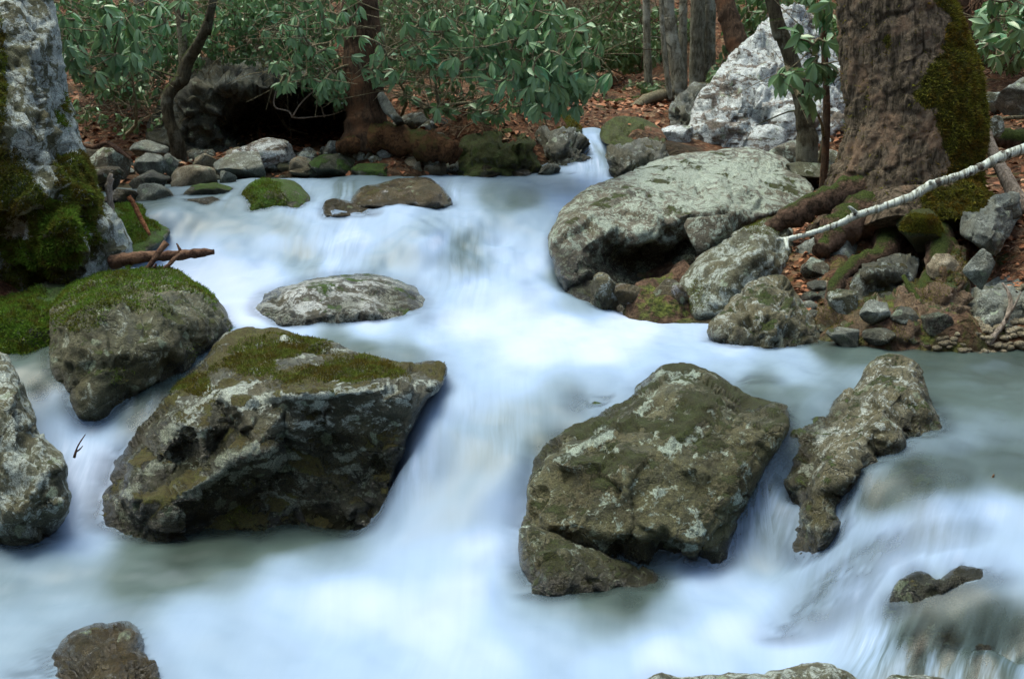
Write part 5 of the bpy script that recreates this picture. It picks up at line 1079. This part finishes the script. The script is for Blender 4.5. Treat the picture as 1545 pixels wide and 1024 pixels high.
shrub('laurel', 'low dark laurel sprigs on the leaf litter left of the crooked tree', 'shrub', 'laurel', (200, 190, 13.4),
      [(160,130,13.0,40,30,.5,70),(215,140,13.0,40,25,.5,60),(200,185,12.6,60,18,.4,30),(130,170,12.8,30,25,.3,25)], .07, lw=.4, whorl=(3, 6), seed=10, group=LG, extra_twigs=60, thick=.008)
shrub('laurel', 'shady laurel thicket behind the top of the tall left boulder', 'shrub', 'laurel', (180, 130, 15.0),
      [(130,20,13.5,70,60,.8,300),(230,50,13.5,70,60,.8,330),(290,70,13.2,40,50,.6,150),(180,110,13.3,70,40,.6,220)], .075, lw=.38, whorl=(4, 7), seed=11, group=LG, extra_twigs=75, thick=.008)
HG = 'evergreen shrubs on the far hillside'
hill = [('far evergreen clump with tangled branches above the top of the cascade', 905, 60, 17.2, 50, 50, 240), ('dark leafy mass left of the slender grey trunks', 955, 70, 18.3, 42, 40, 220), ('leafy shrub showing between the slender trunks and hillside', 1000, 50, 20.5, 60, 45, 230),
        ('low pale green shrub spreading on the leaves behind the fallen log', 975, 132, 16.8, 42, 12, 110), ('evergreen clump high above the cascade', 920, 10, 20, 60, 25, 120), ('evergreen shrub behind the pair of close grey trunks', 1075, 50, 21.5, 50, 55, 220),
        ('shrub peeping past the huge white boulder and stout trunk', 1135, 100, 17.2, 30, 22, 70), ('shaded evergreen backing the twiggy thicket', 700, 20, 18.0, 110, 50, 330), ('shaded evergreen behind the largest rhododendron', 820, 50, 17.2, 80, 60, 300),
        ('evergreen mass behind the far reddish trunk', 590, 40, 17, 90, 50, 300), ('evergreen mass above the dark rock shelf', 400, -5, 17.5, 130, 35, 260), ('evergreen shrub beyond the right side of the massive trunk', 1510, 60, 14.5, 60, 45, 160), ('evergreen shrub glimpsed between massive trunk and white boulder', 1255, 80, 15.5, 30, 60, 90)]
for i, (lab, x, y, Y, rx, ry, c) in enumerate(hill):
    shrub('evergreen_shrub', lab, 'shrub', 'farleaf', (x, y + 20, Y + .6), [(x, y, Y, rx, ry, .8, int(c * 1.4))], .12, seed=40 + i, group=HG, whorl=(5, 8), thick=.009, extra_twigs=25)

shrub('laurel', 'pale leafy twigs mixed through the tangle right of the far reddish trunk', 'shrub', 'laurel', (640, 150, 14.2),
      [(640,20,12.8,60,35,.8,110),(700,60,12.8,70,45,.8,120),(620,90,12.6,40,40,.6,60),(770,20,13.2,60,30,.8,90),(680,130,12.6,60,25,.5,40)], .07, lw=.36, whorl=(4, 7), seed=12, group=LG, extra_twigs=200, thick=.008)
# bare twig thicket in the middle distance: uncountable
r = np.random.default_rng(9)
def thicket(name, label, areas, mat, n, seed, rad=(.002, .006)):
    r = np.random.default_rng(seed); mb = MB()
    for i in range(n):
        x0, x1, y0, y1, Y0, Y1 = areas[r.integers(len(areas))]
        x = r.uniform(x0, x1); y = r.uniform(y0, y1); Y = r.uniform(Y0, Y1); p = at(x, y, Y)
        d = np.array([r.normal() * .7, r.normal() * .4, abs(r.normal()) * .8 + .1]); d /= np.linalg.norm(d); L_ = r.uniform(.3, 1.1)
        pts = curve([p, p + d * L_ * .35 + r.normal(size=3) * .06, p + d * L_ * .7 + r.normal(size=3) * .1, p + d * L_ + r.normal(size=3) * .14], 8)
        mb.tube(pts, np.linspace(r.uniform(*rad), .001, 8), 3, False)
    tag(mb.build(name, M[mat]), label, kind='stuff')
thicket('twig_thicket', 'tangle of bare tan twigs behind the far bank', [(560,860,60,190,12.6,14.5),(600,900,0,120,13.5,16),(600,860,-20,80,14,17)], 'twig', 650, 1)
thicket('brush', 'dry brush on the far left bank', [(110,260,90,200,12.8,14.5),(280,520,40,130,13.5,14.6),(240,480,150,215,12.6,13.6)], 'twig', 260, 2)
thicket('hill_brush', 'thin bare stems over the far hillside', [(860,1260,-10,120,16.5,21),(300,900,-20,60,17,20),(1440,1545,0,120,12.5,16)], 'barkdark', 700, 3, (.003, .01))
# arching bare shoot before the dark hollow
wood('vine', 'looping bare vine hanging in front of the dark hollow', 'vine', [(418,130,12.2),(414,160,12.2),(435,168,12.2),(445,178,12.2),(480,176,12.2),(505,172,12.2),(535,160,12.2),(560,158,12.1),(570,140,12.1)], [.006]*9, 'palewood', 6, 50, .05, 60, [([(440,178,12.2),(455,155,12.2),(480,135,12.2),(520,128,12.2)], [.007,.006,.006,.004]), ([(490,178,12.2),(482,155,12.2),(472,145,12.2)], [.006,.005,.004])])

# dead leaves: uncountable
def leaves(name, label, areas, n, size, seed, fn=terr_z):
    r = np.random.default_rng(seed); T, TF = leaf_template(1.0, .55, 3, .25); Vs = []; Fs = []; tt = []; off = 0
    for x0, x1, y0, y1, w_ in areas:
        m = int(n * w_); X = r.uniform(x0, x1, m); Yv = r.uniform(y0, y1, m); Z = fn(X, Yv)
        for i in range(m):
            a = r.random() * 6.28; d = np.array([math.cos(a), math.sin(a), r.normal() * .4]); d /= np.linalg.norm(d); nr = np.array([r.normal() * .5, r.normal() * .5, 1]); s_ = np.cross(nr, d); s_ /= np.linalg.norm(s_); nr = np.cross(d, s_)
            s = size * r.uniform(.5, 1.2); V = np.array([X[i], Yv[i], Z[i] + .012]) + s * (T[:, :1] * d + T[:, 1:2] * s_ + T[:, 2:] * nr)
            Vs.append(V); Fs.append(TF + off); off += len(T); tt.append(np.full(len(T), r.random()))
    o = mesh_obj(name, np.concatenate(Vs), np.concatenate(Fs), M['dead']); set_attr(o, 'tint', np.concatenate(tt)); tag(o, label, kind='stuff')
leaves('leaf_litter', 'rust-brown fallen leaves on the banks', [(-4.5, 0.2, 11.3, 15.2, .45), (0.3, 4.5, 12.6, 19, .45), (1.9, 2.9, 9.5, 12.5, .08), (2.8, 4.6, 8.6, 12.8, .14)], 9000, .075, 1)
pa = at(1240, 275, 10.2); pb = at(1440, 330, 8.7); pc = at(1510, 460, 8.0); pd = at(1360, 392, 8.4)
leaves('leaf_drift', 'brown leaves caught between the stones of the right bank', [(1.55, 3.3, 7.9, 9.4, 3.2), (1.7, 2.6, 9.3, 11.5, 1.2), (pb[0], pb[0] + .12, 8.35, 8.8, .3), (pc[0] - .2, pc[0] + .3, 7.95, 8.3, .25), (pa[0] - .15, pa[0] + .15, 9.7, 10.9, .45)], 420, .05, 2)

# moss pelts (parts of the rocks that carry them)
def pelt(o, mat, count, h, fn, seed):
    me = o.data; V = np.empty(len(me.vertices) * 3, np.float32); me.vertices.foreach_get('co', V); V = V.reshape(-1, 3).astype(float) + np.array(o.location)
    F = np.empty(len(me.polygons) * 3, np.int32); me.polygons.foreach_get('vertices', F); F = F.reshape(-1, 3)
    P_, N_ = scatter_on(V, F, fn, count, seed); tufts('moss', o, P_, N_, h, M[mat], seed)
def find(lab): return next(o for o in COL.objects if o.get('label', '').startswith(lab))
def region(reg, up=0.0, thr=.3, sc=4, seed=0):
    def fn(c, nn):
        x, y = topx(c); m = 0
        for a, b, ra, rb in reg: m = np.maximum(m, np.exp(-(((x - a) / ra) ** 2 + ((y - b) / rb) ** 2)))
        v = c; facing = (nn * (v - np.array([0, 0, CAM_H]))).sum(1) < 0
        return sst(thr, thr + .25, m + .35 * fbm(c * sc, 3, seed)) * facing * (nn[:, 2] > up)
    return fn
pelt(find('tall leaning'), 'mossbright', 30400, 0.0154, region([(95,365,45,50),(60,390,40,40),(75,330,30,30)], -.6), 1)
pelt(find('tall leaning'), 'mossdeep', 49400, 0.0132, region([(10,270,50,60),(30,300,45,40),(0,110,14,90),(110,270,35,35),(130,310,20,40),(50,420,80,20)], -.5), 2)
pelt(find('low rounded'), 'mossbright', 22800, 0.0121, region([(50,480,60,40),(30,520,60,30)], -.4), 3)
pelt(find('smooth dark boulder'), 'mossbright', 22800, 0.0099, region([(200,420,95,20),(135,445,55,26),(120,480,40,16),(290,428,40,10)], .1, .2, 7), 4)
pelt(find('broad dark boulder'), 'mossdeep', 41800, 0.0088, region([(430,525,70,18),(540,555,90,22),(380,555,40,16),(300,585,30,16)], .3), 5)
pelt(find('domed moss'), 'mossbright', 9500, 0.0088, region([(395,295,35,25)], -.2), 6)
pelt(find('moss-green wedge'), 'mossbright', 15200, 0.0099, region([(200,340,40,30)], -.4), 7)
pelt(find('round stone capped'), 'mosstuft', 9500, 0.0077, region([(1390,345,40,26)], 0.0), 8)
pelt(find('knobbly'), 'mosstuft', 9000, .007, region([(1250,480,30,40),(1400,430,30,30),(1440,400,25,30),(1340,500,40,20),(1300,460,30,15)], -.2, .35, 6), 10)
pelt(find('tilted mottled'), 'mossdeep', 5000, .007, region([(1050,440,25,30),(1150,345,40,12)], -.2, .35, 6), 11)
pelt(find('yellow-green mossy'), 'mosstuft', 11400, 0.0110, region([(830,190,50,18)], .1), 9)
